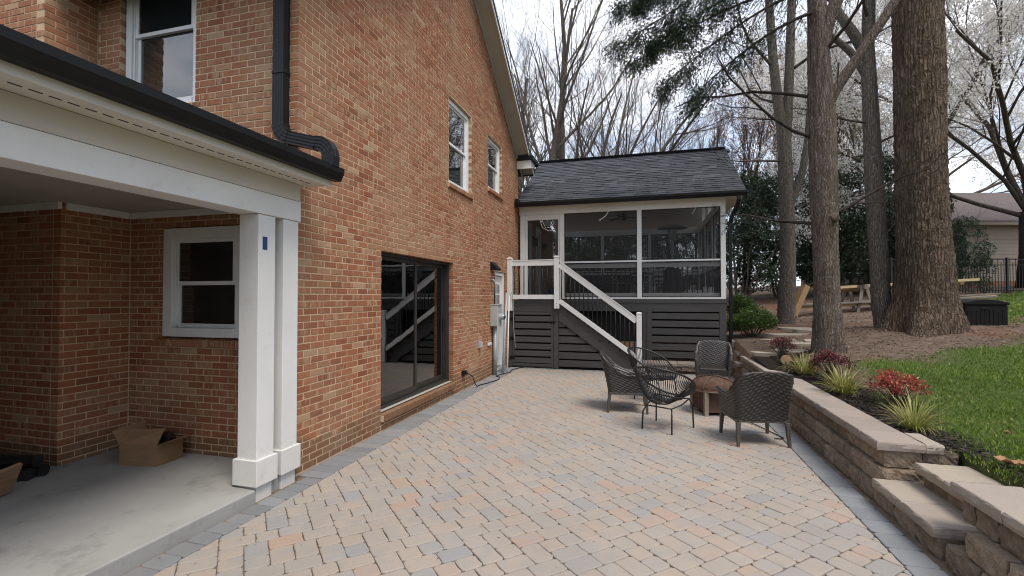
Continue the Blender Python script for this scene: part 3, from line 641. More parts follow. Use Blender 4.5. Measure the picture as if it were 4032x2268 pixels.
def tumbled(poly, seed, gap=.0022, edge=.007, th=.04, wob=.0035):
    """a tumbled paver from a convex outline: softened corners, worn top edge; top at z = 0"""
    q = random.Random(seed); n = len(poly); c = sum((Vector(p) for p in poly), Vector((0, 0))) / n
    P = []
    for i in range(n):
        a, b, d = Vector(poly[i - 1]), Vector(poly[i]), Vector(poly[(i + 1) % n])
        r = min(q.uniform(.010, .024), .3 * (a - b).length, .3 * (d - b).length)
        P += [b + (a - b).normalized() * r, b + (d - b).normalized() * r]
        if (d - b).length > .1: P.append((b + d) / 2 + Vector((q.uniform(-wob, wob), q.uniform(-wob, wob))))
    def inset(p, k): v = c - p; return p + v.normalized() * min(k, .6 * v.length)
    P = [inset(p, gap) + Vector((q.uniform(-.0012, .0012), q.uniform(-.0012, .0012))) for p in P]; k = len(P)
    dz = q.uniform(-.0022, .0018); tx, ty = q.uniform(-.007, .007), q.uniform(-.007, .007)
    zt = lambda p: dz + (p.x - c.x) * tx + (p.y - c.y) * ty
    V = [(p.x, p.y, -th) for p in P] + [(p.x, p.y, zt(p) - .006) for p in P]
    T1 = [inset(p, edge * .45) for p in P]; T2 = [inset(p, edge * 1.5) for p in P]
    V += [(p.x, p.y, zt(p) - .0018) for p in T1] + [(p.x, p.y, zt(p)) for p in T2]
    F = [(r * k + i, r * k + (i + 1) % k, (r + 1) * k + (i + 1) % k, (r + 1) * k + i) for r in range(3) for i in range(k)] + [tuple(range(3 * k, 4 * k))]
    return V, F
def clip(poly, nx, ny, c):
    """keep the side nx*x + ny*y <= c"""
    out = []
    for i in range(len(poly)):
        a, b = poly[i - 1], poly[i]; da, db = nx * a[0] + ny * a[1] - c, nx * b[0] + ny * b[1] - c
        if da * db < 0: t = da / (da - db); out.append((a[0] + t * (b[0] - a[0]), a[1] + t * (b[1] - a[1])))
        if db <= 0: out.append(b)
    return out
# irregular bond of 3x2, 2x3 and 2x2 units on a 16 x 16 grid, laid at 45 degrees to the house: (col, row, width, height)
tiles = [(4,0,3,2),(7,0,3,2),(1,1,3,2),(10,1,2,2),(12,1,2,3),(14,1,3,2),(4,2,3,2),(7,2,3,2),(0,3,2,3),(2,3,2,2),(10,3,2,2),(14,3,2,3),(4,4,2,2),(6,4,2,3),(8,4,2,3),(12,4,2,2),(2,5,2,3),(10,5,2,2),(4,6,2,2),(12,6,3,2),(15,6,3,2),(6,7,3,2),(9,7,3,2),(1,8,2,2),(3,8,3,2),(12,8,2,3),(14,8,3,2),(6,9,2,3),(8,9,2,2),(10,9,2,2),(0,10,2,3),(2,10,2,2),(4,10,2,2),(14,10,2,2),(8,11,3,2),(11,11,3,2),(2,12,3,2),(5,12,3,2),(14,12,2,3),(0,13,2,2),(8,13,2,3),(10,13,2,2),(12,13,2,2),(2,14,2,3),(4,14,2,2),(6,14,2,2),(10,15,3,2),(13,15,2,2),(15,15,3,2)]
U = .0738; NP = 16; A = Vector((math.cos(R(45)), math.sin(R(45)))); Bv = Vector((A.y, -A.x)); O = Vector((2.389, 2.957))
pv = []
for ia in range(-12, 14):
    for ib in range(-12, 14):
        for (i, j, w, h) in tiles:
            a0, b0 = (ia * NP + i) * U, (ib * NP + j) * U
            C = [O + A * (a0 + x * U) + Bv * (b0 + y * U) for x, y in ((0, 0), (w, 0), (w, h), (0, h))]
            poly = [(p.x, p.y) for p in C]
            if max(p[0] for p in poly) < PX0 or min(p[0] for p in poly) > PX1 or max(p[1] for p in poly) < PY0 or min(p[1] for p in poly) > PY1: continue
            cp = poly
            for e in ((-1, 0, -PX0), (1, 0, PX1), (0, -1, -PY0), (0, 1, PY1)): cp = clip(cp, *e) if cp else cp
            if not cp or len(cp) < 3: continue
            ar = abs(sum(cp[k - 1][0] * cp[k][1] - cp[k][0] * cp[k - 1][1] for k in range(len(cp)))) / 2
            if ar < .0008: continue
            full = abs(ar - w * h * U * U) < 1e-6
            c = sum(C, Vector((0, 0))) / 4; pv.append((cp, full, w, h, c))
sc_ = []
for cp, full, w, h, c in pv:
    p = (c.x, c.y, 0); x, y, d = screen(p)
    sc_.append(w * h / d ** 3 if full and inframe(p, .0) else -1)
pick = set(sorted(range(len(pv)), key=lambda i: -sc_[i])[:300])
geo = {}
for (w, h) in ((3, 2), (2, 2)):
    for s in range(8):
        V, F = tumbled([(-w * U / 2, -h * U / 2), (w * U / 2, -h * U / 2), (w * U / 2, h * U / 2), (-w * U / 2, h * U / 2)], s * 7 + w)
        geo[(w, h, s)] = mesh('paver', V, F, None, M['paver'])
rest = MB()
ptone = lambda q: min(.999, max(.002, q.betavariate(2.2, 2.0)))
for i, (cp, full, w, h, c) in enumerate(pv):
    t = ptone(rnd)
    if i in pick:
        o = bpy.data.objects.new('paver', geo[(3 if w != h else 2, 2, rnd.randrange(8))]); COL.objects.link(o); o.parent = patio
        o.location = (c.x, c.y, 0); o.rotation_euler = (0, 0, R(45) + (R(90) if (w, h) == (2, 3) else (rnd.choice((0, 90, 180, 270)) * math.pi / 180 if w == h else rnd.choice((0, math.pi))))); o['tone'] = t
    else:
        rest.add(*tumbled(cp, i), t)
rest.build('paver_field', M['paver'], patio, kind='stuff')
M['paver_blue'] = mk_paver('blue_grey_paver', [(0, (.175, .19, .205)), (.5, (.215, .23, .245)), (1, (.255, .268, .28))], (.205, .22, .232))
def border(x0, x1, y0, y1, along, step, mt='paver_grey'):
    a0, a1 = (y0, y1) if along == 'y' else (x0, x1); a = a0; k = 0
    while a < a1 - .03:
        st = step * rnd.uniform(.96, 1.04); b = min(a + st, a1)
        if a1 - b < .05: b = a1
        poly = [(x0, a), (x1, a), (x1, b), (x0, b)] if along == 'y' else [(a, y0), (b, y0), (b, y1), (a, y1)]
        V, F = tumbled(poly, 900 + k); o = link('border_paver', mesh('border_paver', V, F, None, M[mt]), patio); o['tone'] = rnd.uniform(.05, .95)
        a = b; k += 1
border(.128, .315, -.6, 3.86, 'y', .155); border(.014, .315, 3.87, 11.02, 'y', .155)
border(4.79, 5.0, -.6, 11.02, 'y', .222, 'paver_blue'); border(.06, 5.0, 11.025, 11.185, 'x', .222)
# loose grit, petals and bits of leaf on the patio
def scatter_bits(name, n, fn, size, mat, label, seed):
    q = np.random.default_rng(seed); V = []; F = []
    for i in range(n):
        p = fn(q); s = q.uniform(*size); a = q.uniform(0, 6.28); e = np.array([math.cos(a), math.sin(a), q.uniform(-.3, .3)]) * s; g = np.array([-math.sin(a), math.cos(a), q.uniform(-.2, .2)]) * s * q.uniform(.3, .7)
        k = len(V); V += [p - e, p + g * .8, p + e, p - g]; F.append((k, k + 1, k + 2, k + 3))
    o = link(name, npmesh(name, np.array(V), np.array(F), mat)); return tag(o, label, None, None, 'stuff')
M['petal'] = pm('petal_bits', (.75, .72, .62), (.55, .5, .38), 60, .7, .05, 100, 0)
M['leafbit'] = pm('leaf_bits', (.20, .12, .06), (.11, .06, .03), 40, .8, .05, 100, 0)
scatter_bits('fallen_petals', 420, lambda q: np.array([q.uniform(.2, 5.0), q.uniform(1.5, 11), .004]), (.003, .008), M['petal'], 'tiny pale petals scattered over the pavers', 3)
scatter_bits('leaf_crumbs', 260, lambda q: np.array([q.uniform(.1, 5.05), q.uniform(1.5, 11), .004]), (.004, .011), M['leafbit'], 'small brown leaf crumbs scattered over the pavers', 4)

# ---------------------------------------------------------------- retaining wall and steps
def mk_block(name, a, b_, c_):
    m, nt, b, o = nodes(name); p = pos(nt); T = tone(nt)
    f = noise(nt, p, 16, 6, .7); col = ramp(nt, f, [(.32, a), (.5, b_), (.68, c_)])
    col = mix(nt, .5, col, ramp(nt, T, [(0, (.15, .12, .095)), (.5, (.27, .21, .155)), (1, (.40, .33, .25))]))
    g = noise(nt, p, 90, 5, .8); col = mix(nt, ramp(nt, g, [(.3, .6), (.52, 0.)]), col, (.05, .042, .036))
    col = mix(nt, ramp(nt, noise(nt, p, 3, 4, .6), [(.55, 0.), (.72, .5)]), col, (.11, .105, .075))
    nt.links.new(col, b.inputs['Base Color']); b.inputs['Roughness'].default_value = .92; b.inputs['Specular IOR Level'].default_value = .2
    bump(nt, b, mth(nt, 'ADD', g, mth(nt, 'MULTIPLY', noise(nt, p, 30, 5, .7), 2)), .8, .008); return m
M['block'] = mk_block('split_face_block', (.18, .14, .10), (.31, .235, .165), (.41, .32, .23))
M['cap'] = mk_paver('cap_stone', [(0, (.28, .235, .195)), (.35, (.33, .275, .23)), (.7, (.35, .30, .25)), (1, (.37, .32, .245))], (.315, .265, .23))
def rough_block(L, D, Hh, seed, amp=.012, taper=.0):
    """split-face block: rough front (-x side) grid, plain rest; local origin at the bottom centre of the front"""
    q = np.random.default_rng(seed); ny, nz = max(6, int(L / .022)), max(5, int(Hh / .022)); V = []; F = []
    for j in range(nz + 1):
        for i in range(ny + 1):
            e = min(i, ny - i, j, nz - j); d = (.018 if i in (0, ny) else .005 if j in (0, nz) else 0.) + (q.uniform(-amp, amp) * (.55 if e else .3)) + .006 * math.sin(i * .9 + seed) * math.sin(j * 1.1 + seed * 2); 
            V.append((d, -L / 2 + L * i / ny + (q.uniform(-.004, .004) if 0 < i < ny else 0), Hh * j / nz + (q.uniform(-.004, .004) if 0 < j < nz else 0)))
    for j in range(nz):
        for i in range(ny): a = j * (ny + 1) + i; F.append((a, a + ny + 1, a + ny + 2, a + 1))
    ring = [i for i in range(ny + 1)] + [j * (ny + 1) + ny for j in range(1, nz + 1)] + [nz * (ny + 1) + i for i in range(ny - 1, -1, -1)] + [j * (ny + 1) for j in range(nz - 1, 0, -1)]
    k = len(V); V += [(D, V[r][1] * (1 - taper), V[r][2]) for r in ring]; m = len(ring)
    F += [(ring[i], ring[(i + 1) % m], k + (i + 1) % m, k + i) for i in range(m)] + [tuple(k + i for i in range(m - 1, -1, -1))]
    return V, F
rw = thing('retaining_wall', 'low split-face block retaining wall with tan cap stones along the patio', 'retaining wall', (5.05, 7.5, 0))
bgeo = {}
def block(L, x, yc, z, parent, Hh=.140, D=.22, rz=0., name='block', mat='block', amp=.013):
    key = (round(L, 2), Hh, D, rnd.randrange(5), mat)
    if key not in bgeo: V, F = rough_block(key[0], D, Hh, hash(key) % 1000 if False else (key[3] * 31 + int(key[0] * 100)), amp); bgeo[key] = mesh(name, V, F, None, M[mat])
    o = link(name, bgeo[key], parent, False); o.location = Vector((x, yc, z)) - wloc(parent); o.rotation_euler = (0, 0, rz); o['tone'] = rnd.random(); return o
def course(xf, y0, y1, z, parent, shift):
    y = y0; seq = [.30, .20, .38, .26, .15, .32]; k = shift
    while y < y1 - .02:
        L = min(seq[k % len(seq)], y1 - y)
        if y1 - y - L < .08: L = y1 - y
        block(round(L - .016, 3), xf, y + L / 2, z, parent); y += L; k += 1
course(5.045, 4.72, 10.55, -.01, rw, 0); course(5.085, 4.66, 10.6, .137, rw, 2); course(5.125, 4.72, 10.62, .284, rw, 4)
block(.27, 5.27, 4.70, .284, rw, rz=R(90), D=.2); block(.24, 5.53, 4.70, .284, rw, rz=R(90), D=.2); block(.30, 5.25, 4.65, .137, rw, rz=R(90), D=.2); block(.26, 5.53, 4.67, .137, rw, rz=R(90), D=.2)
def capstone(x0, x1, y0, y1, z, parent, skew0=0., skew1=0., th=.072):
    P = [(x0, y0 + skew0), (x1, y0), (x1, y1), (x0, y1 + skew1)]
    q = rnd; k = 9; V = []; F = []
    edge = []
    for a, b in zip(P, P[1:] + P[:1]):
        nn = max(2, int(math.hypot(b[0] - a[0], b[1] - a[1]) / .04))
        for i in range(nn): t = i / nn; edge.append((a[0] + (b[0] - a[0]) * t, a[1] + (b[1] - a[1]) * t))
    n = len(edge); cx = sum(p[0] for p in edge) / n; cy = sum(p[1] for p in edge) / n
    for lv, (zz, ins, am) in enumerate(((z - th, .004, .004), (z - th * .6, -.002, .006), (z - .014, .0, .005), (z - .004, .005, .003), (z, .011, .002))):
        for x, y in edge:
            d = math.hypot(cx - x, cy - y); f = (ins + q.uniform(-am, am)) / d; V.append((x + (cx - x) * f, y + (cy - y) * f, zz + q.uniform(-.0012, .0012)))
    F = [(l_ * n + i, l_ * n + (i + 1) % n, (l_ + 1) * n + (i + 1) % n, (l_ + 1) * n + i) for l_ in range(4) for i in range(n)] + [tuple(range(4 * n, 5 * n)), tuple(range(n - 1, -1, -1))]
    o = link('cap_stone', mesh('cap_stone', V, F, None, M['cap']), parent); o['tone'] = rnd.random(); return o
ys = [4.66, 5.06, 5.50, 5.90, 6.38, 6.80, 7.26, 7.70, 8.15, 8.58, 9.05, 9.50, 9.96, 10.40, 10.66]; sk = 0.
for i, (a, b) in enumerate(zip(ys, ys[1:])):
    s1 = 0. if i == len(ys) - 2 else rnd.choice((.045, -.045)); 
    capstone(5.068, 5.405, a + .003, b - .003, .50, rw, sk, s1); sk = s1
cpo = MB()
V = [(5.41, 4.665), (5.53, 4.665), (5.545, 5.02), (5.41, 5.02)]
capstone(5.411, 5.535, 4.668, 5.03, .499, rw)
# the steps that lead up to the lawn
stp = thing('stone_steps', 'two tan capped stone steps leading up to the lawn', 'steps', (5.2, 4.2, 0))
for i, y in enumerate((4.55, 4.22, 3.93)): block(.30, 5.05, y - .0, -.015, stp, Hh=.14)
capstone(5.02, 5.36, 4.20, 4.648, .20, stp, -.02, 0); capstone(5.02, 5.36, 3.76, 4.196, .20, stp, .02, -.02)
for i, y in enumerate((4.42, 4.12)): block(.30, 5.34, y, .135, stp, Hh=.15)
capstone(5.295, 5.66, 4.22, 4.60, .37, stp)
capstone(5.295, 5.66, 3.85, 4.216, .37, stp)
fl = thing('flank_wall', 'stepped block wall at the right foot of the stone steps', 'retaining wall', (5.1, 3.2, 0))
course(5.045, 1.2, 3.72, -.012, fl, 1); course(5.075, 1.2, 3.57, .135, fl, 3); course(5.16, 1.2, 3.76, .282, fl, 5)
for a, b in ((3.33, 3.79), (2.9, 3.327), (2.45, 2.897), (2.0, 2.447), (1.5, 1.997)): capstone(5.13, 5.50, a, b, .502, fl)
# low stone platform at the foot of the porch stairs
pl = thing('stone_landing', 'low stone landing at the foot of the porch stairs', 'stone landing', (4.2, 11.9, 0))
for i in range(7): block(.28, 3.28 + i * .285, 11.62, -.01, pl, Hh=.10, D=.2, rz=R(90))
for i in range(5): capstone(3.12 + i * .40, 3.515 + i * .40, 11.60, 12.08, .165, pl)
ps = thing('wall_end_steps', 'stone slabs stepping up at the far end of the retaining wall', 'stone slabs', (5.2, 11.2, 0))
block(.32, 5.05, 10.9, -.01, ps); block(.32, 5.07, 10.9, .135, ps); capstone(5.02, 5.42, 10.70, 11.12, .33, ps); block(.30, 5.15, 11.35, .27, ps); capstone(5.10, 5.55, 11.15, 11.6, .50, ps)
# ---------------------------------------------------------------- screened porch
PY, PB, PR = 12.2, 17.2, 5.035; FZ = 1.64; BZ = 3.83
po = thing('screened_porch', 'white screened porch on charcoal slatted base with grey shingle roof', 'porch', (2.5, PY, 0))
def wpost(x0, x1, y0, y1, z0, z1): return MB().box(x0, x1, y0, y1, z0, z1).build('post', M['white'], po, bevel=.004)
for x0, x1 in ((.055, .19), (1.10, 1.215), (3.02, 3.13), (4.925, PR)): wpost(x0, x1, PY - .05, PY + .06, FZ, BZ)
for y in (13.75, 15.35): wpost(4.93, 5.03, y, y + .1, FZ, BZ)
for x0 in (.06, 1.7, 3.3, 4.925): wpost(x0, x0 + .11, PB - .11, PB, FZ, BZ)
beam = lambda *a: MB().box(*a).build('beam', M['white'], po, bevel=.004)
beam(.03, PR + .004, PY - .055, PY + .065, BZ, 4.03); beam(4.925, PR + .002, PY + .066, PB - .12, BZ + .002, 4.02); beam(.03, PR + .004, PB - .115, PB + .005, BZ, 4.03)
MB().box(.191, 1.099, PY - .03, PY + .04, 3.69, BZ - .001).build('door_header', M['white'], po, bevel=.004)
def screen_bay(x0, x1, y, z0, z1, axis='x', frame=True):
    f = MB(); s = .014
    def bx(mb, a, b, d0, d1, c, d): return mb.box(a, b, y + d0, y + d1, c, d) if axis == 'x' else mb.box(y + d0, y + d1, a, b, c, d)
    for e in ((x0, x0 + s, z0, z1), (x1 - s, x1, z0, z1), (x0 + s, x1 - s, z1 - s, z1), (x0 + s, x1 - s, z0, z0 + s)): bx(f, e[0], e[1], -.012, .012, e[2], e[3])
    fo = f.build('screen_frame', M['black'], po)
    bx(MB(), x0 + s, x1 - s, -.0015, .0015, z0 + s, z1 - s).build('screen_mesh', M['screen'], fo)
def half_rail(x0, x1, y, axis='x', n=None, sc=True):
    def bx(mb, a, b, d0, d1, c, d): return mb.box(a, b, y + d0, y + d1, c, d) if axis == 'x' else mb.box(y + d0, y + d1, a, b, c, d)
    ro_ = bx(MB(), x0, x1, .03, .09, 2.42, 2.53).build('rail', M['white'], po, bevel=.004)
    bx(MB(), x0, x1, -.02, .02, 2.555, 2.595).build('sash_bar', M['white'], po, bevel=.003)
    bx(MB(), x0, x1, .03, .09, 1.70, 1.79).build('rail', M['white'], po, bevel=.004)
    k = int((x1 - x0) / .112); m_ = MB().tube([(0, 0, 1.785), (0, 0, 2.425)], .0105, 6)
    bm_ = mesh('baluster', m_.v, m_.f, None, M['ironblack'], True)
    for i in range(k):
        u = x0 + (i + .5) * (x1 - x0) / k; o = link('baluster', bm_, po, False); o.location = Vector((u, y + .06, 0) if axis == 'x' else (y + .06, u, 0)) - wloc(po)
for x0, x1 in ((1.216, 3.019), (3.131, 4.924)):
    screen_bay(x0, x1, PY, 2.597, BZ - .001); screen_bay(x0, x1, PY, 1.681, 2.553); half_rail(x0, x1, PY)
    MB().box(x0, x1, PY - .05, PY + .06, FZ + .001, 1.68).build('sill_board', M['white'], po, bevel=.004)
screen_bay(.245, 1.05, PY + .01, FZ + .06, 3.689); MB().box(.191, .244, PY - .02, PY + .035, FZ + .001, 3.689).build('door_jamb', M['white'], po, bevel=.003); MB().box(1.051, 1.099, PY - .02, PY + .035, FZ + .001, 3.689).build('door_jamb', M['white'], po, bevel=.003)
for a, b in ((PY + .07, 13.749), (13.851, 15.349), (15.451, PB - .12)):
    screen_bay(a, b, 4.98, 2.597, BZ - .001, 'y'); screen_bay(a, b, 4.98, FZ + .01, 2.553, 'y'); half_rail(a, b, 4.90, 'y')
for a, b in ((.171, 1.699), (1.811, 3.299), (3.411, 4.924)):
    screen_bay(a, b, PB - .05, 2.597, BZ - .001); screen_bay(a, b, PB - .05, FZ + .01, 2.553); half_rail(a, b, PB - .15)
MB().box(0.0, PR, PY + .066, PB, 1.55, FZ).build('porch_floor', M['charcoalpaint'], po)
# gable end studs above the side beam
for y in (13.2, 14.65, 16.1): MB().box(4.94, 5.02, y, y + .09, 4.021, 4.05 + .62 * (2.9 - abs(y + .045 - 14.7))).build('gable_stud', M['white'], po, bevel=.003)
# roof ---------------------------------------------------------------------
EY, EZ, RY, RZ = 11.86, 4.10, 14.70, 5.88; XR0, XR1 = .03, 5.42; SL = math.hypot(RY - EY, RZ - EZ); TH = math.atan2(RZ - EZ, RY - EY)
rb = MB()
nrm = Vector((0, -math.sin(TH), math.cos(TH)))
for s in (1, -1):
    ye = RY - s * (RY - EY); P = [(ye, EZ), (RY, RZ), (RY, RZ - .13), (ye, EZ - .13 * .6)]
    V = [(x, y, z) for x in (XR0, XR1) for y, z in P]
    rb.add(V, [(0, 1, 2, 3), (7, 6, 5, 4), (0, 4, 5, 1), (2, 6, 7, 3), (3, 7, 4, 0)])
pro = rb.build('roof', M['ceilingdark'], po)
exp_ = .142; tw = .335; ncr = int(SL / exp_) + 1; sh = []
for r in range(ncr):
    s0 = r * exp_ - .012; x = XR0 - rnd.uniform(0, tw)
    while x < XR1 + .012:
        w = tw * rnd.choice((.42, .6, .8, 1.0, 1.2)); x0, x1 = max(x, XR0), min(x + w, XR1 + .015)
        if x1 - x0 > .03: sh.append((x0, x1, s0, min(s0 + exp_ + .06, SL)))
        x += w
def sh_geo(w, d, lift=.013):
    # thin wedge lying on the course below; local y runs up the slope
    return [(-w / 2, 0, lift), (w / 2, 0, lift), (w / 2, 0, lift - .011), (-w / 2, 0, lift - .011), (-w / 2, d, .004), (w / 2, d, .004), (w / 2, d, .0), (-w / 2, d, .0)], [(0, 1, 5, 4), (0, 3, 2, 1), (3, 7, 6, 2), (0, 4, 7, 3), (1, 2, 6, 5)]
RM = Matrix.Rotation(TH, 4, 'X'); rest = MB(); cand = []
for i, (x0, x1, s0, s1) in enumerate(sh): cand.append(((x1 - x0) * -screen(((x0 + x1) / 2, EY + s0 * math.cos(TH), EZ + s0 * math.sin(TH)))[2] ** 0 / screen(((x0 + x1) / 2, EY + s0 * math.cos(TH), EZ + s0 * math.sin(TH)))[2] ** 2, i))
pick = {i for _, i in sorted(cand)[:300]}; gcache = {}
for i, (x0, x1, s0, s1) in enumerate(sh):
    lift = rnd.choice((.014, .018, .023)); t = min(1, max(.01, rnd.betavariate(1.6, 2))); c = Vector(((x0 + x1) / 2, EY + s0 * math.cos(TH), EZ + s0 * math.sin(TH))) + nrm * .004
    V, F = sh_geo(x1 - x0 - .003, s1 - s0, lift)
    if i in pick:
        key = (round(x1 - x0, 2), round(s1 - s0, 2), lift)
        if key not in gcache: gcache[key] = mesh('shingle', V, F, None, M['shingle'])
        o = link('shingle', gcache[key], pro, False); o.location = c - wloc(pro); o.rotation_euler = (TH, 0, 0); o['tone'] = t
    else: rest.add([c + (RM @ Vector(v)) for v in V], F, t)
# far slope, seen from nowhere in front: the same courses as one part
for r in range(ncr):
    V, F = sh_geo(XR1 - XR0, exp_ + .05); Mb = Matrix.Rotation(-TH, 4, 'X')
    rest.add([Vector(((XR0 + XR1) / 2, 2 * RY - EY - r * exp_ * math.cos(TH), EZ + r * exp_ * math.sin(TH) + .004)) + (Mb @ Vector((v[0], -v[1], v[2]))) for v in V], F, .4)
rest.build('shingle_field', M['shingle'], pro, kind='stuff')
x = XR0
while x < XR1:                                          # ridge caps
    w = .16; m2 = MB(); m2.add([(x, RY - .14, RZ - .075), (x + w + .05, RY - .14, RZ - .085), (x + w + .05, RY, RZ + .012), (x, RY, RZ + .022), (x, RY + .14, RZ - .075), (x + w + .05, RY + .14, RZ - .085)], [(0, 1, 2, 3), (3, 2, 5, 4), (0, 3, 4), (1, 5, 2)])
    o = m2.build('ridge_shingle', M['shingle'], pro); o['tone'] = rnd.uniform(.1, .6); x += w
MB().add([(x_, y, z) for x_ in (XR1 - .006, XR1 + .016) for y, z in ((EY - .02, EZ - .10), (RY, RZ - .11), (RY, RZ + .006), (EY - .02, EZ + .004))], [(0, 1, 2, 3), (7, 6, 5, 4), (0, 4, 5, 1), (1, 5, 6, 2), (2, 6, 7, 3), (3, 7, 4, 0)]).build('rake_board', M['black'], pro)
MB().add([(x_, y, z) for x_ in (XR1 - .006, XR1 + .016) for y, z in ((2 * RY - EY + .02, EZ - .10), (RY, RZ - .11), (RY, RZ + .006), (2 * RY - EY + .02, EZ + .004))], [(0, 1, 2, 3), (7, 6, 5, 4), (0, 4, 5, 1), (1, 5, 6, 2), (2, 6, 7, 3), (3, 7, 4, 0)]).build('rake_board', M['black'], pro)
MB().box(.03, 5.40, EY - .005, PY - .056, 4.018, 4.03).build('soffit', M['soffit'], pro)
MB().box(PR + .006, 5.41, PY - .05, PB + .3, 4.02, 4.03).build('soffit', M['soffit'], pro)
MB().box(.02, 5.41, EY - .022, EY - .006, 4.0, 4.095).build('fascia', M['white'], pro)
MB().sweep([(-a, b) for a, b in g2], [(XR1 + .01, EY - .023, 3.985), (.015, EY - .023, 3.985)][::-1]).build('porch_gutter', M['black'], pro) if False else MB().prism([(EY - .023 - a, 3.985 + b) for a, b in g2], 'x', .015, XR1 + .012).build('porch_gutter', M['black'], pro)
MB().box(.02, .11, EY - .14, EY + .1, 4.10, 4.19).build('kickout_flashing', M['black'], pro, bevel=.01)
dpt = [(5.26, EY - .07, 3.99), (5.26, EY - .07, 3.90), (5.24, EY - .02, 3.78), (5.16, PY - .08, 3.55), (5.135, PY - .03, 3.42), (5.135, PY - .03, .62), (5.15, PY - .09, .52)]
MB().sweep(corr(.045, .034), dpt, (1, 0, 0)).build('downspout', M['black'], po)
# charcoal skirt -------------------------------------------------------------
def board(*a, name='skirt_board'): return MB().box(*a).build(name, M['charcoalpaint'], po, bevel=.003)
board(1.25, PR + .01, PY - .075, PY - .03, 1.545, FZ - .002, name='rim_board'); board(1.25, PR, PY - .06, PY - .03, 1.335, 1.543, name='rim_board')
for a, b in ((3.14, 3.36), (4.885, PR)): board(a, b, PY - .062, PY - .032, .15, 1.334)
board(3.235, 3.262, PY - .078, PY - .0625, .15, 1.334)
z = 1.155
while z > .14: board(3.361, 4.884, PY - .055, PY - .033, z, z + .146, name='slat'); z -= .186
board(3.14, PR, PY - .06, PY - .034, .10, .149)
for k in range(6): board(PR - .03, PR - .005, PY - .02, PB, .22 + k * .186, .37 + k * .186, name='slat')
MB().box(1.3, PR - .05, PY + .10, PY + .12, -.1, 1.54).build('skirt_backing', M['dark'], po)  # black sheets paint in the shade under the porch, behind the slats
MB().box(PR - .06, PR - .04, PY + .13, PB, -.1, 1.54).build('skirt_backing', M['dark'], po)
MB().box(0., PR - .05, PB - .1, PB - .08, -.1, 1.54).build('skirt_backing', M['charcoalpaint'], po)

# porch stairs with landing, gate and railing ----------------------------------
LY = 11.2
stt = thing('porch_stairs', 'charcoal stairs and landing with white railing and black balusters', 'stairs', (1.5, LY, 0))
def sb(*a, name='board'): return MB().box(*a).build(name, M['charcoalpaint'], stt, bevel=.003)
sb(.0, 1.245, LY + .012, PY - .08, 1.575, 1.61, name='landing_floor')
sb(.0, 1.25, LY - .012, LY + .011, 1.335, 1.612, name='rim_board')
sb(.0, .10, LY - .01, LY + .012, .012, 1.334); sb(1.115, 1.235, LY - .01, LY + .012, .012, 1.334); sb(.101, 1.114, LY - .006, LY + .012, .012, .028)
gt = MB(); g0_, g1_ = .108, 1.108
for e in ((g0_, g0_ + .05, .035, 1.325), (g1_ - .05, g1_, .035, 1.325), (g0_ + .05, g1_ - .05, 1.265, 1.325), (g0_ + .05, g1_ - .05, .035, .095)): gt.box(e[0], e[1], LY - .016, LY + .006, e[2], e[3])
gto = gt.build('gate', M['charcoalpaint'], stt, bevel=.003, label='slatted charcoal gate under the landing with black hinges')
for k in range(7): MB().box(g0_ + .051, g1_ - .051, LY - .010, LY + .010, .112 + k * .1655, .112 + k * .1655 + .128).build('slat', M['charcoalpaint'], gto, bevel=.003)
for z in (.20, .66, 1.12): MB().box(.045, .17, LY - .026, LY - .0165, z, z + .075).build('hinge', M['black'], gto, bevel=.003)
MB().box(1.05, 1.16, LY - .028, LY - .017, 1.06, 1.12).build('latch', M['black'], gto, bevel=.003)
MB().box(.0, 1.2, LY + .1, LY + .12, 0, 1.3).build('backing', M['dark'], stt)  # black sheet paints in the shade behind the gate
# stringer line: z = 1.50 - .775*(x-1.24)
ns = 8; x0s = 1.25; run = .235; rise = 1.61 / 9
zst = lambda x: 1.42 - (rise / run) * (x - 1.25)
sx = 1.25 + (1.42 - .0) * run / rise
MB().prism([(1.245, 1.575), (1.245, 1.13), (1.30 + 1.13 * run / rise, .004), (3.28, .004), (3.28, .10)] , 'y', LY - .012, LY + .018).build('stringer', M['charcoalpaint'], stt, bevel=.003)
MB().prism([(1.245, 1.575), (1.245, 1.13), (1.30 + 1.13 * run / rise, .004), (3.28, .004), (3.28, .10)] , 'y', PY - .11, PY - .085).build('stringer', M['charcoalpaint'], stt)
for k in range(8):
    xt = 1.25 + k * run; zt = 1.61 - (k + 1) * rise
    sb(xt - .02, xt + run + .015, LY - .035, PY - .115, zt - .028, zt, name='tread')
    sb(xt - .0, xt + .02, LY + .02, PY - .115, zt + .001, zt + rise - .029, name='riser')
    MB().prism([(xt + run - .03, zt - .029), (xt + run + .012, zt - .029), (xt + run - .03, zt - .11)], 'y', LY - .03, LY - .0125).build('tread_bracket', M['black'], stt)
z = 1.165
for k in range(7):                                        # slats under the stringer
    za, zb = z - k * .186, z - k * .186 + .150
    xr = min(1.30 + (1.13 - zb) * run / rise + .10, 3.1) if zb > 0 else 3.1
    if xr > 1.30 and za > -.05: sb(1.236, xr, LY + .022, LY + .040, max(.012, za), zb, name='slat')
MB().box(1.236, 3.0, LY + .10, LY + .12, 0, 1.1).build('backing', M['dark'], stt) if False else MB().prism([(1.236, .0), (2.7, .0), (1.236, 1.1)], 'y', LY + .10, LY + .12).build('backing', M['dark'], stt)  # black sheet paints in the shade under the stairs
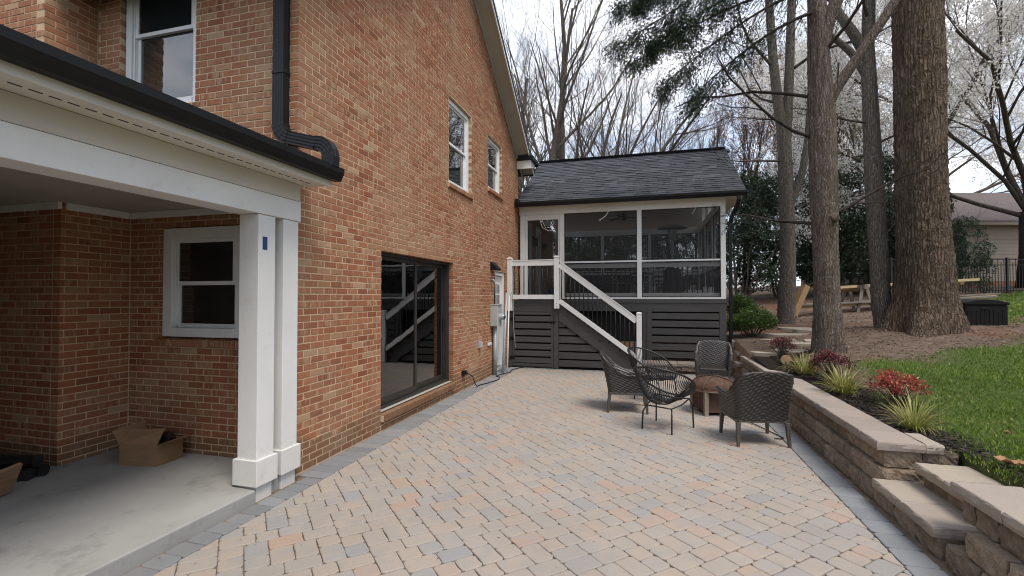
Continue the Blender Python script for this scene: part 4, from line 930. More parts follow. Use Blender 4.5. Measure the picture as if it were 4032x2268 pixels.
def rpost(x0, x1, y0, y1, z0, z1):
    p = MB().box(x0, x1, y0, y1, z0, z1).build('newel_post', M['white'], stt, bevel=.004); cx, cy, h = (x0 + x1) / 2, (y0 + y1) / 2, (x1 - x0) / 2 + .006
    MB().add([(cx - h, cy - h, z1), (cx + h, cy - h, z1), (cx + h, cy + h, z1), (cx - h, cy + h, z1), (cx - h, cy - h, z1 + .02), (cx + h, cy - h, z1 + .02), (cx + h, cy + h, z1 + .02), (cx - h, cy + h, z1 + .02), (cx - h * .55, cy - h * .55, z1 + .042), (cx + h * .55, cy - h * .55, z1 + .042), (cx + h * .55, cy + h * .55, z1 + .042), (cx - h * .55, cy + h * .55, z1 + .042)],
             [(0, 3, 2, 1), (0, 1, 5, 4), (1, 2, 6, 5), (2, 3, 7, 6), (3, 0, 4, 7), (4, 5, 9, 8), (5, 6, 10, 9), (6, 7, 11, 10), (7, 4, 8, 11), (8, 9, 10, 11)]).build('post_cap', M['white'], p, bevel=.002)
    for z in (z0 + .05, z0 + .12): 
        b_ = MB().lathe([(0, .006), (.01, .005), (.011, 0)], 10).build('bolt', M['steelgrey'], p, world=False); b_.rotation_euler = (R(90), 0, 0); b_.location = Vector((cx, y0, z)) - wloc(p)
rpost(.005, .125, LY - .125, LY - .013, 1.36, 2.60); rpost(1.15, 1.27, LY - .125, LY - .013, 1.42, 2.62); rpost(3.02, 3.135, LY - .13, LY - .018, .003, 1.31)
yr = LY - .07
def wrail(p, q, h, w=.06, name='rail'): return MB().bar(p, q, w, h).build(name, M['white'], stt, bevel=.005)
wrail((.126, yr, 2.495), (1.149, yr, 2.495), .125); MB().bar((.126, yr, 2.565), (1.149, yr, 2.565), .085, .02).build('rail_cap', M['white'], stt, bevel=.004)
wrail((.126, yr, 1.69), (1.149, yr, 1.69), .105)
balm = MB().tube([(0, 0, 0), (0, 0, .70)], .012, 7); balm = mesh('baluster', balm.v, balm.f, None, M['ironblack'], True)
for i in range(9): o = link('baluster', balm, stt, False); o.location = Vector((.126 + (i + .5) * 1.023 / 9, yr, 1.74)) - wloc(stt)
za_, zb_ = 2.45, 1.145; ya_, yb_ = 1.60, .335
wrail((1.271, yr, za_), (3.019, yr, zb_), .125); MB().bar((1.271, yr, za_ + .083), (3.019, yr, zb_ + .083), .085, .02).build('rail_cap', M['white'], stt, bevel=.004)
wrail((1.271, yr, ya_), (3.019, yr, yb_), .105)
for i in range(17):
    f = (i + .5) / 17; o = link('baluster', balm, stt, False); zz = ya_ + (yb_ - ya_) * f; o.location = Vector((1.27 + 1.75 * f, yr, zz + .03)) - wloc(stt); o.scale = (1, 1, 1.08)

# wires under the soffit -----------------------------------------------------------
def hang(label, pts, k=.005):
    t = thing('hanging_wires', label, 'wires', pts[0][0]); 
    for p in pts: MB().tube(p, k, 6).build('wire', M['wire'], t, smooth=True)
wy = 11.93
hang('three loose white wires curling from the soffit above the screen door', [[(.72, wy, 4.02), (.66, wy, 3.85), (.64, wy - .02, 3.62), (.70, wy - .03, 3.45), (.86, wy - .03, 3.36), (.98, wy - .02, 3.38)], [(.73, wy, 4.02), (.70, wy + .02, 3.85), (.70, wy + .02, 3.6), (.78, wy, 3.44), (.90, wy + .02, 3.46), (.99, wy, 3.55)], [(.72, wy, 4.02), (.70, wy - .02, 3.8), (.80, wy - .04, 3.66), (.84, wy - .04, 3.60)]])
hang('single white wire with looped end hanging from the middle of the porch soffit', [[(2.36, wy, 4.02), (2.36, wy, 3.92), (2.35, wy, 3.80), (2.28, wy, 3.68), (2.16, wy, 3.60), (2.11, wy, 3.60), (2.13, wy, 3.56), (2.17, wy, 3.60)]], .009)
hang('short straight white wire hanging from the soffit at the right porch end', [[(4.46, wy, 4.02), (4.44, wy, 3.93), (4.37, wy, 3.80), (4.28, wy, 3.64)]], .008)

# inside the porch -------------------------------------------------------------------
t = thing('ceiling_fan', 'dark ceiling fan hanging from the porch ceiling', 'ceiling fan', (2.60, 14.7, 4.1))
MB().tube([(0, 0, .0), (0, 0, 1.62)], .014, 8).build('downrod', M['ironblack'], t, world=False); MB().lathe([(0, -.12), (.07, -.11), (.09, -.05), (.085, .03), (.05, .07), (.02, .1)], 18).build('motor', M['ironblack'], t, smooth=True, world=False)
for k in range(3):
    a = R(15 + 120 * k); c, s = math.cos(a), math.sin(a)
    m2 = MB().add([(c * r - s * w, s * r + c * w, -.03 + (w * .25)) for r, w in ((.07, -.025), (.25, -.06), (.62, -.065), (.66, 0), (.62, .05), (.25, .05), (.07, .025))] + [(c * r - s * w, s * r + c * w, -.02 + (w * .25)) for r, w in ((.07, -.025), (.25, -.06), (.62, -.065), (.66, 0), (.62, .05), (.25, .05), (.07, .025))], [(0, 1, 2, 3, 4, 5, 6), (13, 12, 11, 10, 9, 8, 7)] + [(i, (i + 1) % 7, 7 + (i + 1) % 7, 7 + i) for i in range(7)])
    m2.build('blade', M['ironblack'], t, world=False)
t = thing('patio_heater', 'tall mushroom patio heater inside the porch', 'patio heater', (3.92, 13.6, FZ))
MB().lathe([(0, 0), (.22, 0), (.22, .78), (.16, .82), (0, .82)], 24).build('tank_housing', M['blackplastic'], t, world=False); MB().tube([(0, 0, .8), (0, 0, 1.62)], .03, 12).build('pole', M['steelgrey'], t, smooth=True, world=False)
MB().lathe([(.05, 1.60), (.09, 1.62), (.13, 1.82), (.15, 1.86), (.0, 1.86)], 24).build('burner', M['steelgrey'], t, smooth=True, world=False); MB().lathe([(.40, 1.90), (.38, 1.935), (.15, 2.01), (0, 2.03), (0, 2.02), (.15, 1.99), (.38, 1.915)], 32).build('reflector', M['steelgrey'], t, smooth=True, world=False)
M['furn'] = pm('porch_furniture', (.03, .028, .027), (.045, .042, .04), 8, .6, .08, 60, .2, .004); M['lightwood'] = pm('pale_wood', (.42, .30, .18), (.34, .23, .13), 3, .7, .06, 60, .1, .003, stretch=(1, 8, 8))
t = thing('porch_table', 'dark bistro table seen through the porch screen', 'table', (3.15, 14.6, FZ)); MB().lathe([(0, .72), (.38, .72), (.38, .75), (0, .75)], 28).build('table_top', M['furn'], t, world=False); MB().tube([(0, 0, 0), (0, 0, .72)], .035, 10).build('pedestal', M['furn'], t, world=False); MB().lathe([(0, 0), (.24, 0), (.22, .03), (.04, .06)], 20).build('base', M['furn'], t, world=False)
def pchair(x, y, rz, lab, mt):
    t = thing('porch_chair', lab, 'chair', (x, y, FZ), rz)
    MB().box(-.22, .22, -.22, .22, .43, .46).build('seat', M[mt], t, world=False, bevel=.006)
    for sx_ in (-.2, .2):
        for sy_ in (-.2, .2): MB().tube([(sx_ * 1.05, sy_ * 1.05, 0), (sx_, sy_, .43)], .016, 8).build('leg', M[mt], t, world=False)
    for sx_ in (-.2, .2): MB().tube([(sx_, -.2, .45), (sx_, -.25, .88)], .016, 8).build('back_post', M[mt], t, world=False)
    for k in range(3): MB().bar((-.2, -.215 - k * .015, .56 + k * .13), (.2, -.215 - k * .015, .56 + k * .13), .02, .05).build('back_slat', M[mt], t, world=False)
pchair(2.55, 14.3, R(-70), 'pale wooden chair left of the table inside the porch', 'lightwood'); pchair(3.45, 13.95, R(140), 'white slatted chair beside the heater inside the porch', 'trimwhite')
t = thing('outdoor_sofa', 'low dark sofa along the back rail inside the porch', 'sofa', (1.9, 16.3, FZ)); MB().box(-.9, .9, -.35, .4, .08, .4).build('seat', M['furn'], t, world=False, bevel=.04); MB().box(-.9, .9, .25, .45, .4, .8).build('backrest', M['furn'], t, world=False, bevel=.05)
for s in (-1, 1): MB().box(s * .8 - .1, s * .8 + .1, -.35, .4, .4, .6).build('arm', M['furn'], t, world=False, bevel=.04)
for k, (x, y, w, h, rz) in enumerate(((4.35, 12.75, .36, .22, 10), (4.72, 12.8, .26, .30, -8))):
    o = MB().box(-w / 2, w / 2, -.15, .15, 0, h).build('storage_box', M['trimwhite'], None, bevel=.005); o.location = (x, y, FZ); o.rotation_euler.z = R(rz)
    MB().box(-.02, .02, -.151, .151, h - .05, h + .001).build('tape', M['cardboard'], o, world=False)
    tag(o, ['white carton on the porch floor behind the right screen', 'taller white carton at the right corner post inside the porch'][k], 'carton', 'cartons on the porch floor')
t = thing('blue_bag', 'blue bag on the porch floor behind the railing', 'bag', (.75, 13.0, FZ))
bb = bpy.data.meshes.new('bag_body'); bm = bmesh.new(); bmesh.ops.create_icosphere(bm, subdivisions=3, radius=1)
for v in bm.verts:
    x, y, z = v.co; q = 1 + .15 * math.sin(5 * x + 3 * z) + .1 * math.sin(9 * y); v.co = Vector((x * .17 * q, y * .13 * q, (max(z, -.8) + .8) * .15 * q))
bm.to_mesh(bb); bm.free(); bb.materials.append(M['bluebox']); link('bag_body', bb, t, False); MB().tube([(-.08, 0, .24), (-.05, 0, .33), (.05, 0, .33), (.08, 0, .24)], .01, 6).build('strap', M['bluebox'], t, world=False)
# doors in the house wall inside the porch
for k, (a, b) in enumerate(((12.76, 13.71), (14.36, 14.99))):
    f = MB()
    for e in ((a, a + .11, FZ + .01, 3.84), (b - .11, b, FZ + .01, 3.84), (a + .11, b - .11, 3.73, 3.84)): f.box(-.12, -.01, *e)
    fo = f.build('porch_door', M['white'], house, bevel=.004, label=['wide white-framed door in the brick wall inside the porch', 'narrow white-framed door farther back in the porch wall'][k])
    MB().box(-.10, -.06, a + .111, b - .111, FZ + .02, 3.729).build('door_leaf', M['trimwhite'], fo); MB().box(-.059, -.055, a + .18, b - .18, FZ + .9, 3.6).build('pane', M['glass'], fo)
for k, y in enumerate((13.98, 15.3)):
    t = thing('porch_sconce', ['black wall lantern between the porch doors', 'black wall lantern beyond the narrow porch door'][k], 'wall lamp', (0, y, 3.3)); MB().box(-.03, .02, y - .05, y + .05, 3.2, 3.5).build('back_plate', M['black'], t, bevel=.004); MB().box(.0201, .12, y - .06, y + .06, 3.22, 3.44).build('lantern', M['black'], t, bevel=.01)
# ---------------------------------------------------------------- patio furniture 
def mk_wicker():
    m, nt, b, o = nodes('resin_wicker'); p = pos(nt, 'Object')
    c = ramp(nt, noise(nt, p, 70, 4, .7), [(.3, (.012, .010, .009)), (.55, (.026, .022, .019)), (.75, (.05, .044, .038))])
    c = mix(nt, ramp(nt, noise(nt, p, 3, 4), [(.5, 0.), (.72, .5)]), c, (.052, .049, .046))
    nt.links.new(c, b.inputs['Base Color']); c = mix(nt, ramp(nt, tone(nt), [(.15, 0.), (.9, .8)]), c, (.062, .054, .047)); nt.links.new(c, b.inputs['Base Color']); b.inputs['Roughness'].default_value = .38; b.inputs['Specular IOR Level'].default_value = .5
    bump(nt, b, noise(nt, p, 260, 3, .7), .3, .002); return m
M['wicker'] = mk_wicker()
M['chairleg'] = pm('chair_leg_grey_brown', (.085, .075, .062), (.055, .048, .04), 12, .45, .08, 120, .08, .002, stretch=(6, 6, 1), kind='Object')
def wicker_mesh():
    # plan path: front-left -> back-left -> back-right -> front-right; local +y is the front of the chair
    hw, yb, yf, rc = .285, -.26, .30, .07
    P = []
    for y in np.linspace(yf, yb + rc, 40): P.append((-hw, y))
    for a in np.linspace(math.pi, 1.5 * math.pi, 9)[1:]: P.append((-hw + rc + rc * math.cos(a), yb + rc + rc * math.sin(a)))
    for x in np.linspace(-hw + rc, hw - rc, 46)[1:]: P.append((x, yb))
    P = P + [(-x, y) for x, y in P[::-1][46 - 1 + 0:]] if False else P
    for a in np.linspace(1.5 * math.pi, 2 * math.pi, 9)[1:]: P.append((hw - rc + rc * math.cos(a), yb + rc + rc * math.sin(a)))
    for y in np.linspace(yb + rc, yf, 40)[1:]: P.append((hw, y))
    P = np.array(P); n = len(P)
    s = np.concatenate([[0], np.cumsum(np.linalg.norm(np.diff(P, axis=0), axis=1))]); s -= s[-1] / 2          # arclength, 0 in the middle of the back
    T = np.gradient(P, axis=0); T /= np.linalg.norm(T, axis=1)[:, None]; N = np.stack([T[:, 1], -T[:, 0]], 1)   # outward
    mid = P[n // 2] - np.array([0, 0]); 
    if (N[n // 2] @ np.array([0, -1.])) < 0: N = -N
    half = s[-1]; a = np.abs(s); back = hw                                                                      # |s| < back: the back panel
    t = np.clip((a - (back - .03)) / (half - back), 0, 1)
    top = np.where(a < back - .03, .865 - .035 * (a / back) ** 2, .835 - .275 * (1 - (1 - np.clip(t / .62, 0, 1)) ** 2.2) + .02 * np.clip((t - .7) / .3, 0, 1))
    nv = 84; z0 = .295; V = []; F = []; TN = []
    def surf(side):
        k = len(V)
        for j in range(nv + 1):
            for i in range(n):
                v = j / nv; z = z0 + (top[i] - z0) * v; h = (z - z0) / .57
                flare = .055 * h ** 1.3 + (.02 * max(0, (v - .8) / .2) if a[i] > back + .08 else 0)
                lean = -.075 * h ** 1.2 * max(0., 1 - max(0, a[i] - back) / .35)
                ph = (z + .42 * a[i]) / .036; r = abs(math.sin(math.pi * ph)); row = math.floor(ph)
                wv = .010 * r ** .8 * (.68 + .32 * math.sin(2 * math.pi * a[i] / .06 + row * math.pi)); TN.append(r * (.75 + .25 * math.sin(2 * math.pi * a[i] / .06 + row * math.pi)))
                off = flare + (wv if side > 0 else -.045 - wv)
                if v > .93: off += (-.010 if side > 0 else .010) * ((v - .93) / .07) ** 2
                V.append((P[i][0] + N[i][0] * off, P[i][1] + N[i][1] * off + lean, z))
        for j in range(nv):
            for i in range(n - 1):
                q = (k + j * n + i, k + j * n + i + 1, k + (j + 1) * n + i + 1, k + (j + 1) * n + i); F.append(q if side > 0 else q[::-1])
        return k
    a0 = surf(1); b0 = surf(-1); m = (nv) * n
    for i in range(n - 1): F.append((a0 + m + i, a0 + m + i + 1, b0 + m + i + 1, b0 + m + i)); F.append((b0 + i, b0 + i + 1, a0 + i + 1, a0 + i))
    for j in range(nv): F.append((a0 + j * n, a0 + (j + 1) * n, b0 + (j + 1) * n, b0 + j * n)); F.append((b0 + j * n + n - 1, b0 + (j + 1) * n + n - 1, a0 + (j + 1) * n + n - 1, a0 + j * n + n - 1))
    TN = np.array(TN); FF = np.array(F); return npmesh('woven_shell', np.array(V), FF, M['wicker'], np.clip(TN[FF].mean(1), .01, 1), True)
def seat_mesh():
    V = []; F = []; nx, ny = 40, 44
    for j in range(ny + 1):
        for i in range(nx + 1):
            x = -.238 + .476 * i / nx; y = -.24 + .53 * j / ny; e = min(i, nx - i, j, ny - j)
            ph = (y + .42 * abs(x)) / .026; V.append((x, y, .405 + .006 * abs(math.sin(math.pi * ph)) - (.02 if e == 0 else .005 if e == 1 else 0)))
    for j in range(ny):
        for i in range(nx): a = j * (nx + 1) + i; F.append((a, a + 1, a + nx + 2, a + nx + 1))
    fr = len(V); V += [(-.25, .29, .30), (.25, .29, .30)]
    for k in range(13): V += [(-.245 + .49 * k / 12, .292, .385), (-.245 + .49 * k / 12, .298, .30)]
    for k in range(12): b = fr + 2 + 2 * k; F.append((b, b + 1, b + 3, b + 2))
    return npmesh('seat', np.array(V), np.array(F), M['wicker'], None, True)
shell_me, seat_me = wicker_mesh(), seat_mesh()
def wicker_chair(loc, rz, label):
    t = thing('wicker_chair', label, 'chair', loc, rz, 'woven armchairs round the fire pit')
    link('woven_shell', shell_me, t, False); link('seat', seat_me, t, False)
    f = MB()
    for p, q in (((-.27, -.24), (.27, -.24)), ((-.27, .275), (.27, .275)), ((-.275, -.24), (-.275, .275)), ((.275, -.24), (.275, .275))): f.bar((*p, .283), (*q, .283), .04, .03)
    f.build('seat_frame', M['chairleg'], t, world=False, bevel=.003)
    for sx_ in (-1, 1):
        for y, dy in ((-.24, -.03), (.275, .015)):
            m2 = MB(); c = .024; b = .015; x = .268 * sx_
            m2.add([(x + a * c, y + d * c, .27) for a, d in ((-1, -1), (1, -1), (1, 1), (-1, 1))] + [(x + .012 * sx_ + a * b, y + dy + d * b, 0) for a, d in ((-1, -1), (1, -1), (1, 1), (-1, 1))], [(0, 1, 2, 3), (7, 6, 5, 4), (0, 4, 5, 1), (1, 5, 6, 2), (2, 6, 7, 3), (3, 7, 4, 0)])
            m2.build('leg', M['chairleg'], t, world=False, bevel=.003)
    return t
wicker_chair((4.45, 6.27, 0), R(11), 'dark woven armchair with its back to the viewer beside the block wall')
wicker_chair((2.93, 7.47, 0), R(-86), 'dark woven armchair in side view at the left of the fire pit')
wicker_chair((4.42, 9.55, 0), R(172), 'dark woven armchair facing the viewer behind the fire pit')

def string_chair(loc, rz, label):
    t = thing('string_chair', label, 'chair', loc, rz, 'round black string chairs')
    zo = lambda a: .62 - .225 * math.sin(a) + .02 * math.cos(2 * a); Oo = lambda a: np.array([.375 * math.cos(a), .36 * math.sin(a) - .035 - .05 * max(0, -math.sin(a)), zo(a)])
    Ii = lambda a: np.array([.075 * math.cos(a), -.10 + .07 * math.sin(a), .335])
    ring = [Oo(a) for a in np.linspace(0, 2 * math.pi, 65)]
    MB().tube(ring, .0135, 8, cap=False).build('rim', M['ironblack'], t, smooth=True, world=False)
    MB().tube([Ii(a) for a in np.linspace(0, 2 * math.pi, 33)], .008, 6, cap=False).build('hub_ring', M['ironblack'], t, smooth=True, world=False)
    def curve(a, n=8):
        o, i = Oo(a), Ii(a); P = []
        for k in range(n + 1):
            u = k / n; r = i + (o - i) * u; bulge = math.sin(math.pi * u) ** .9
            d = (o - i); d[2] = 0; d = d / (np.linalg.norm(d) + 1e-9)
            s_ = max(0., -math.sin(a)); p = i + (o - i) * u; p[2] = i[2] + (o[2] - i[2]) * u ** (1.35 + .8 * s_); p = p + d * .03 * bulge * (.2 + s_)
            P.append(p)
        return P
    sm = MB()
    for k in range(84): sm.tube(curve(2 * math.pi * k / 84), .0046, 4, cap=False)
    sm.build('string_weave', M['ironblack'], t, smooth=True, world=False, kind='stuff')
    sup = [curve(a)[4] + np.array([0, 0, -.012]) for a in np.linspace(0, 2 * math.pi, 49)]
    MB().tube(sup, .007, 6, cap=False).build('support_ring', M['ironblack'], t, smooth=True, world=False)
    L = {}
    for nm, x, y, xt, yt, zt in (('bl', -.20, -.26, -.17, -.20, .30), ('br', .20, -.26, .17, -.20, .30), ('fl', -.26, .24, -.24, .16, .385), ('fr', .26, .24, .24, .16, .385)):
        MB().tube([(x, y, 0), (x * .97, y * .95, zt * .75), (xt, yt, zt)], .0105, 8).build('leg', M['ironblack'], t, smooth=True, world=False)
    MB().tube([(-.17, -.20, .30), (.17, -.20, .30)], .009, 8).build('back_crossbar', M['ironblack'], t, smooth=True, world=False)
    for s in (-1, 1): MB().tube([(.17 * s, -.20, .30), (.21 * s, 0, .325), (.24 * s, .16, .385)], .009, 8).build('side_bar', M['ironblack'], t, smooth=True, world=False)
    MB().tube([(-.24, .16, .385), (0, .20, .36), (.24, .16, .385)], .009, 8).build('front_crossbar', M['ironblack'], t, smooth=True, world=False)
    return t
string_chair((3.47, 6.55, 0), R(-28), 'round black string chair in front, seen from behind')
string_chair((3.36, 8.25, 0), R(-122), 'round black string chair behind, showing its round hub opening')

M['rust'] = pm('rusted_steel', (.10, .05, .032), (.055, .032, .024), 9, .75, .1, 90, .3, .004, kind='Object', dirt=((.17, .075, .035), 6, .55, .6))
M['pitpost'] = pm('pit_post_tan', (.30, .255, .185), (.22, .18, .13), 7, .6, .08, 80, .12, .003, kind='Object')
M['pittop'] = pm('pit_tile', (.22, .155, .10), (.15, .10, .068), 5, .65, .08, 60, .15, .003, kind='Object')
def mk_mesh():
    m, nt, b, o = nodes('spark_mesh'); nt.links.new(ramp(nt, noise(nt, pos(nt, 'Object'), 14, 4), [(.35, (.06, .032, .02)), (.65, (.13, .06, .03))]), b.inputs['Base Color']); b.inputs['Roughness'].default_value = .8
    t = nt.nodes.new('ShaderNodeBsdfTransparent'); ms = nt.nodes.new('ShaderNodeMixShader'); ms.inputs[0].default_value = .72
    nt.links.new(t.outputs[0], ms.inputs[1]); nt.links.new(b.outputs[0], ms.inputs[2]); nt.links.new(ms.outputs[0], o.inputs[0]); return m
M['sparkmesh'] = mk_mesh()
t = thing('fire_pit', 'rusty round fire pit with domed spark lid and tan corner posts', 'fire pit', (4.19, 7.62, 0), R(18))
w = .23
for a, b in (((-w, -w), (w, -w)), ((w, -w), (w, w)), ((w, w), (-w, w)), ((-w, w), (-w, -w))): MB().bar((a[0], a[1], .18), (b[0], b[1], .18), .006, .27).build('side_panel', M['rust'], t, world=False)
for sx_ in (-1, 1):
    for sy_ in (-1, 1): MB().box(sx_ * w - .028, sx_ * w + .028, sy_ * w - .028, sy_ * w + .028, 0, .335).build('post', M['pitpost'], t, world=False, bevel=.003)
MB().lathe([(.0, .10), (.2, .14), (.28, .28), (.29, .345)], 40).build('bowl', M['rust'], t, smooth=True, world=False)
MB().lathe([(.285, .336), (.352, .336), (.357, .346), (.352, .356), (.30, .362), (.285, .356)], 48).build('rim', M['pittop'], t, smooth=False, world=False)
MB().lathe([(.35, .357), (.356, .362), (.35, .368)], 48).build('lid_ring', M['rust'], t, world=False)
dome = [(.345 * math.cos(u), .365 + .16 * math.sin(u)) for u in np.linspace(0, math.pi / 2 * .98, 12)]
MB().lathe(dome, 40).build('spark_lid', M['sparkmesh'], t, smooth=True, world=False)
for k in range(2):
    a = R(40 + 90 * k); pts = [(.352 * math.cos(u) * math.cos(a), .352 * math.cos(u) * math.sin(a), .367 + .166 * math.sin(u)) for u in np.linspace(0, math.pi, 21)]
    MB().sweep([(-.018, -.002), (.018, -.002), (.018, .002), (-.018, .002)], pts, (math.cos(a + 1.5708), math.sin(a + 1.5708), 0)).build('lid_band', M['rust'], t, world=False) if False else MB().tube(pts, .011, 6).build('lid_band', M['rust'], t, world=False)
MB().lathe([(0, .552), (.03, .552), (.032, .535), (.05, .53)], 16).build('lid_boss', M['rust'], t, world=False)
MB().tube([(.04 * math.cos(u), 0, .585 + .035 * math.sin(u)) for u in np.linspace(0, 2 * math.pi, 20)], .005, 6, cap=False).build('lid_handle', M['ironblack'], t, world=False)
o = MB().tube([(4.30, 7.55, .03), (4.61, 6.98, .012), (4.78, 6.48, .012), (4.80, 6.40, .012), (4.75, 6.36, .012), (4.69, 6.37, .012)], .0065, 8).build('fire_poker', M['ironblack'], None, smooth=True); tag(o, 'black iron fire poker lying on the pavers under the armchair', 'fire poker')
# ---------------------------------------------------------------- yard: ground, lawn, mulch
LAWN1 = [(6.27, 8.78), (7.4, 9.35), (8.65, 10.09), (9.74, 10.74), (14, 13.2), (30, 17), (60, 10), (60, -40), (5.62, -40), (5.62, 3.9), (5.60, 4.35), (5.78, 5.0), (5.95, 5.7), (6.15, 6.4), (6.33, 7.2)]
LAWN2 = [(10.64, 13.09), (11.66, 13.9), (16, 17), (40, 30), (40, 36), (15, 20.6), (12.9, 18.1), (11.3, 15.5)]
def inpoly(X, Y, poly):
    ins = np.zeros(X.shape, bool); n = len(poly)
    for i in range(n):
        (x0, y0), (x1, y1) = poly[i - 1], poly[i]
        c = ((y0 > Y) != (y1 > Y)) & (X < (x1 - x0) * (Y - y0) / (y1 - y0 + 1e-12) + x0); ins ^= c
    return ins
def dist_poly(X, Y, poly):
    d = np.full(X.shape, 1e9); n = len(poly)
    for i in range(n):
        (x0, y0), (x1, y1) = poly[i - 1], poly[i]; dx, dy = x1 - x0, y1 - y0
        t = np.clip(((X - x0) * dx + (Y - y0) * dy) / (dx * dx + dy * dy), 0, 1); d = np.minimum(d, np.hypot(X - x0 - t * dx, Y - y0 - t * dy))
    return d
def wobble(X, Y): return .16 * np.sin(3.1 * X + 1.3 * Y) + .08 * np.sin(5.7 * Y - 2.1 * X + 1) + .05 * np.sin(11 * X + 9 * Y)
def lawn_mask(X, Y):
    m = np.zeros(X.shape)
    for P in (LAWN1, LAWN2):
        s = np.where(inpoly(X, Y, P), 1, -1) * dist_poly(X, Y, P) + wobble(X, Y); m = np.maximum(m, np.clip(.5 + s / .7, 0, 1))
    return m
def relief(X, Y): return .018 * np.sin(2.3 * X + .7 * Y) * np.sin(1.9 * Y - .4 * X) + .010 * np.sin(6.1 * X + 2 * Y) * np.sin(5.3 * Y)
def zg(X, Y):
    """final ground height, with root mounds round the trunks"""
    X = np.asarray(X, float); Y = np.asarray(Y, float); z = zyard(X, Y) + relief(X, Y)
    for x, y, h, r in ((8.75, 11.85, .08, 1.3), (6.43, 10.05, .05, .6), (8.2, 12.35, .06, .7)): z = z + h * np.exp(-((X - x) ** 2 + (Y - y) ** 2) / (2 * (r * .6) ** 2))
    return z
gx = np.unique(np.concatenate([[-400, -150, -60, -25, -12, -5, -1], np.arange(0, 5.1, .5), [5.16, 5.163], [5.2, 5.298, 5.302, 5.4, 5.5], [5.64, 5.668, 5.672], np.arange(5.7, 12, .12), np.arange(12, 25, .5), [27, 30, 35, 45, 60, 100, 200, 400]]))
gy = np.unique(np.concatenate([[-300, -100, -40, -15, -8, -4, -2, 0, 1, 2], np.arange(2.5, 3.65, .12), [3.719, 3.721], np.arange(3.8, 4.75, .12), [4.819, 4.821], np.arange(4.9, 12.2, .12), [12.25, 12.254], np.arange(12.3, 20, .2), np.arange(20, 36, .6), [40, 50, 70, 110, 200, 400]]))
GX, GY = np.meshgrid(gx, gy); GZ = zg(GX, GY)
low = (GX < 5.162) & (GY < 12.252); low |= (GX < 5.67) & (GY > 3.72) & (GY < 4.82); low |= (GX < 5.30) & (GY < 3.72); GZ = np.where(low, -.22, GZ)
nx, ny = len(gx), len(gy); idx = np.arange(nx * ny).reshape(ny, nx)
F = np.stack([idx[:-1, :-1], idx[:-1, 1:], idx[1:, 1:], idx[1:, :-1]], -1).reshape(-1, 4)
m, nt, b, o_ = nodes('yard_ground'); p = pos(nt)
at = nt.nodes.new('ShaderNodeAttribute'); at.attribute_name = 'lawn'; ab = nt.nodes.new('ShaderNodeAttribute'); ab.attribute_name = 'bed'
n1 = noise(nt, p, 2.2, 7, .65); n2 = noise(nt, p, 60, 5, .75)
soil = ramp(nt, n1, [(.3, (.11, .078, .058)), (.5, (.165, .118, .088)), (.7, (.24, .18, .135))]); soil = mix(nt, ramp(nt, n2, [(.5, 0.), (.7, .7)]), soil, (.32, .25, .19)); soil = mix(nt, ramp(nt, n2, [(.3, .7), (.45, 0.)]), soil, (.05, .032, .024))
red = ramp(nt, noise(nt, p, .35, 3), [(.5, 0.), (.62, .55)]); soil = mix(nt, red, soil, (.20, .085, .045))
mul = ramp(nt, n2, [(.35, (.012, .009, .007)), (.6, (.035, .026, .021)), (.8, (.07, .05, .04))])
gr = ramp(nt, noise(nt, p, 7, 6, .7), [(.3, (.05, .085, .018)), (.6, (.10, .145, .034)), (.8, (.16, .17, .06))])
c = mix(nt, ab.outputs['Fac'], soil, mul); c = mix(nt, at.outputs['Fac'], c, gr); nt.links.new(c, b.inputs['Base Color']); b.inputs['Roughness'].default_value = .95; b.inputs['Specular IOR Level'].default_value = .15
bump(nt, b, mth(nt, 'ADD', n2, mth(nt, 'MULTIPLY', noise(nt, p, 18, 5, .7), 1.6)), .9, .03); M['yard'] = m
me = npmesh('ground', np.stack([GX, GY, GZ], -1).reshape(-1, 3), F, M['yard'], None, False)
LM = lawn_mask(GX, GY)
BED = np.clip((6.25 - GX - .04 * np.maximum(0, GY - 6) + wobble(GX, GY)) / .25, 0, 1) * np.clip((10.2 - GY) / .4, 0, 1) * (GX > 5.1) * np.clip((GY - 3.7) / .2, 0, 1)
for nm, arr in (('lawn', LM), ('bed', BED)): a = me.attributes.new(nm, 'FLOAT', 'POINT'); a.data.foreach_set('value', arr.ravel().astype(np.float32))
gnd = link('ground', me); tag(gnd, 'sloping back yard of bark mulch and bare soil', None, None, 'structure')

def near_sample(n, box, q, pw=2.0):
    """random points in a rectangle, denser near the camera (more of them are visible there)"""
    x = q.uniform(box[0], box[1], n * 6); y = q.uniform(box[2], box[3], n * 6); d = np.hypot(x - 3.226, y); w = np.clip((4.0 / d) ** pw, .004, 1); k = q.uniform(0, 1, n * 6) < w
    return x[k][:n], y[k][:n]
def mk_leaf(name, stops, rough=.5, trans=.25, spec=.4):
    m, nt, b, o = nodes(name); T = tone(nt); c = ramp(nt, T, stops)
    nt.links.new(c, b.inputs['Base Color']); b.inputs['Roughness'].default_value = rough; b.inputs['Specular IOR Level'].default_value = spec
    if trans:
        tr = nt.nodes.new('ShaderNodeBsdfTranslucent'); nt.links.new(c, tr.inputs[0]); ms = nt.nodes.new('ShaderNodeMixShader'); ms.inputs[0].default_value = trans
        nt.links.new(b.outputs[0], ms.inputs[1]); nt.links.new(tr.outputs[0], ms.inputs[2]); nt.links.new(ms.outputs[0], o.inputs[0])
    return m
M['grass'] = mk_leaf('grass_blade', [(0, (.085, .145, .02)), (.4, (.15, .245, .032)), (.75, (.22, .33, .048)), (.93, (.31, .36, .09)), (1, (.44, .38, .20))], .5, .3)
q = np.random.default_rng(11); x, y = near_sample(190000, (5.55, 17, 3.3, 22), q, 1.8)
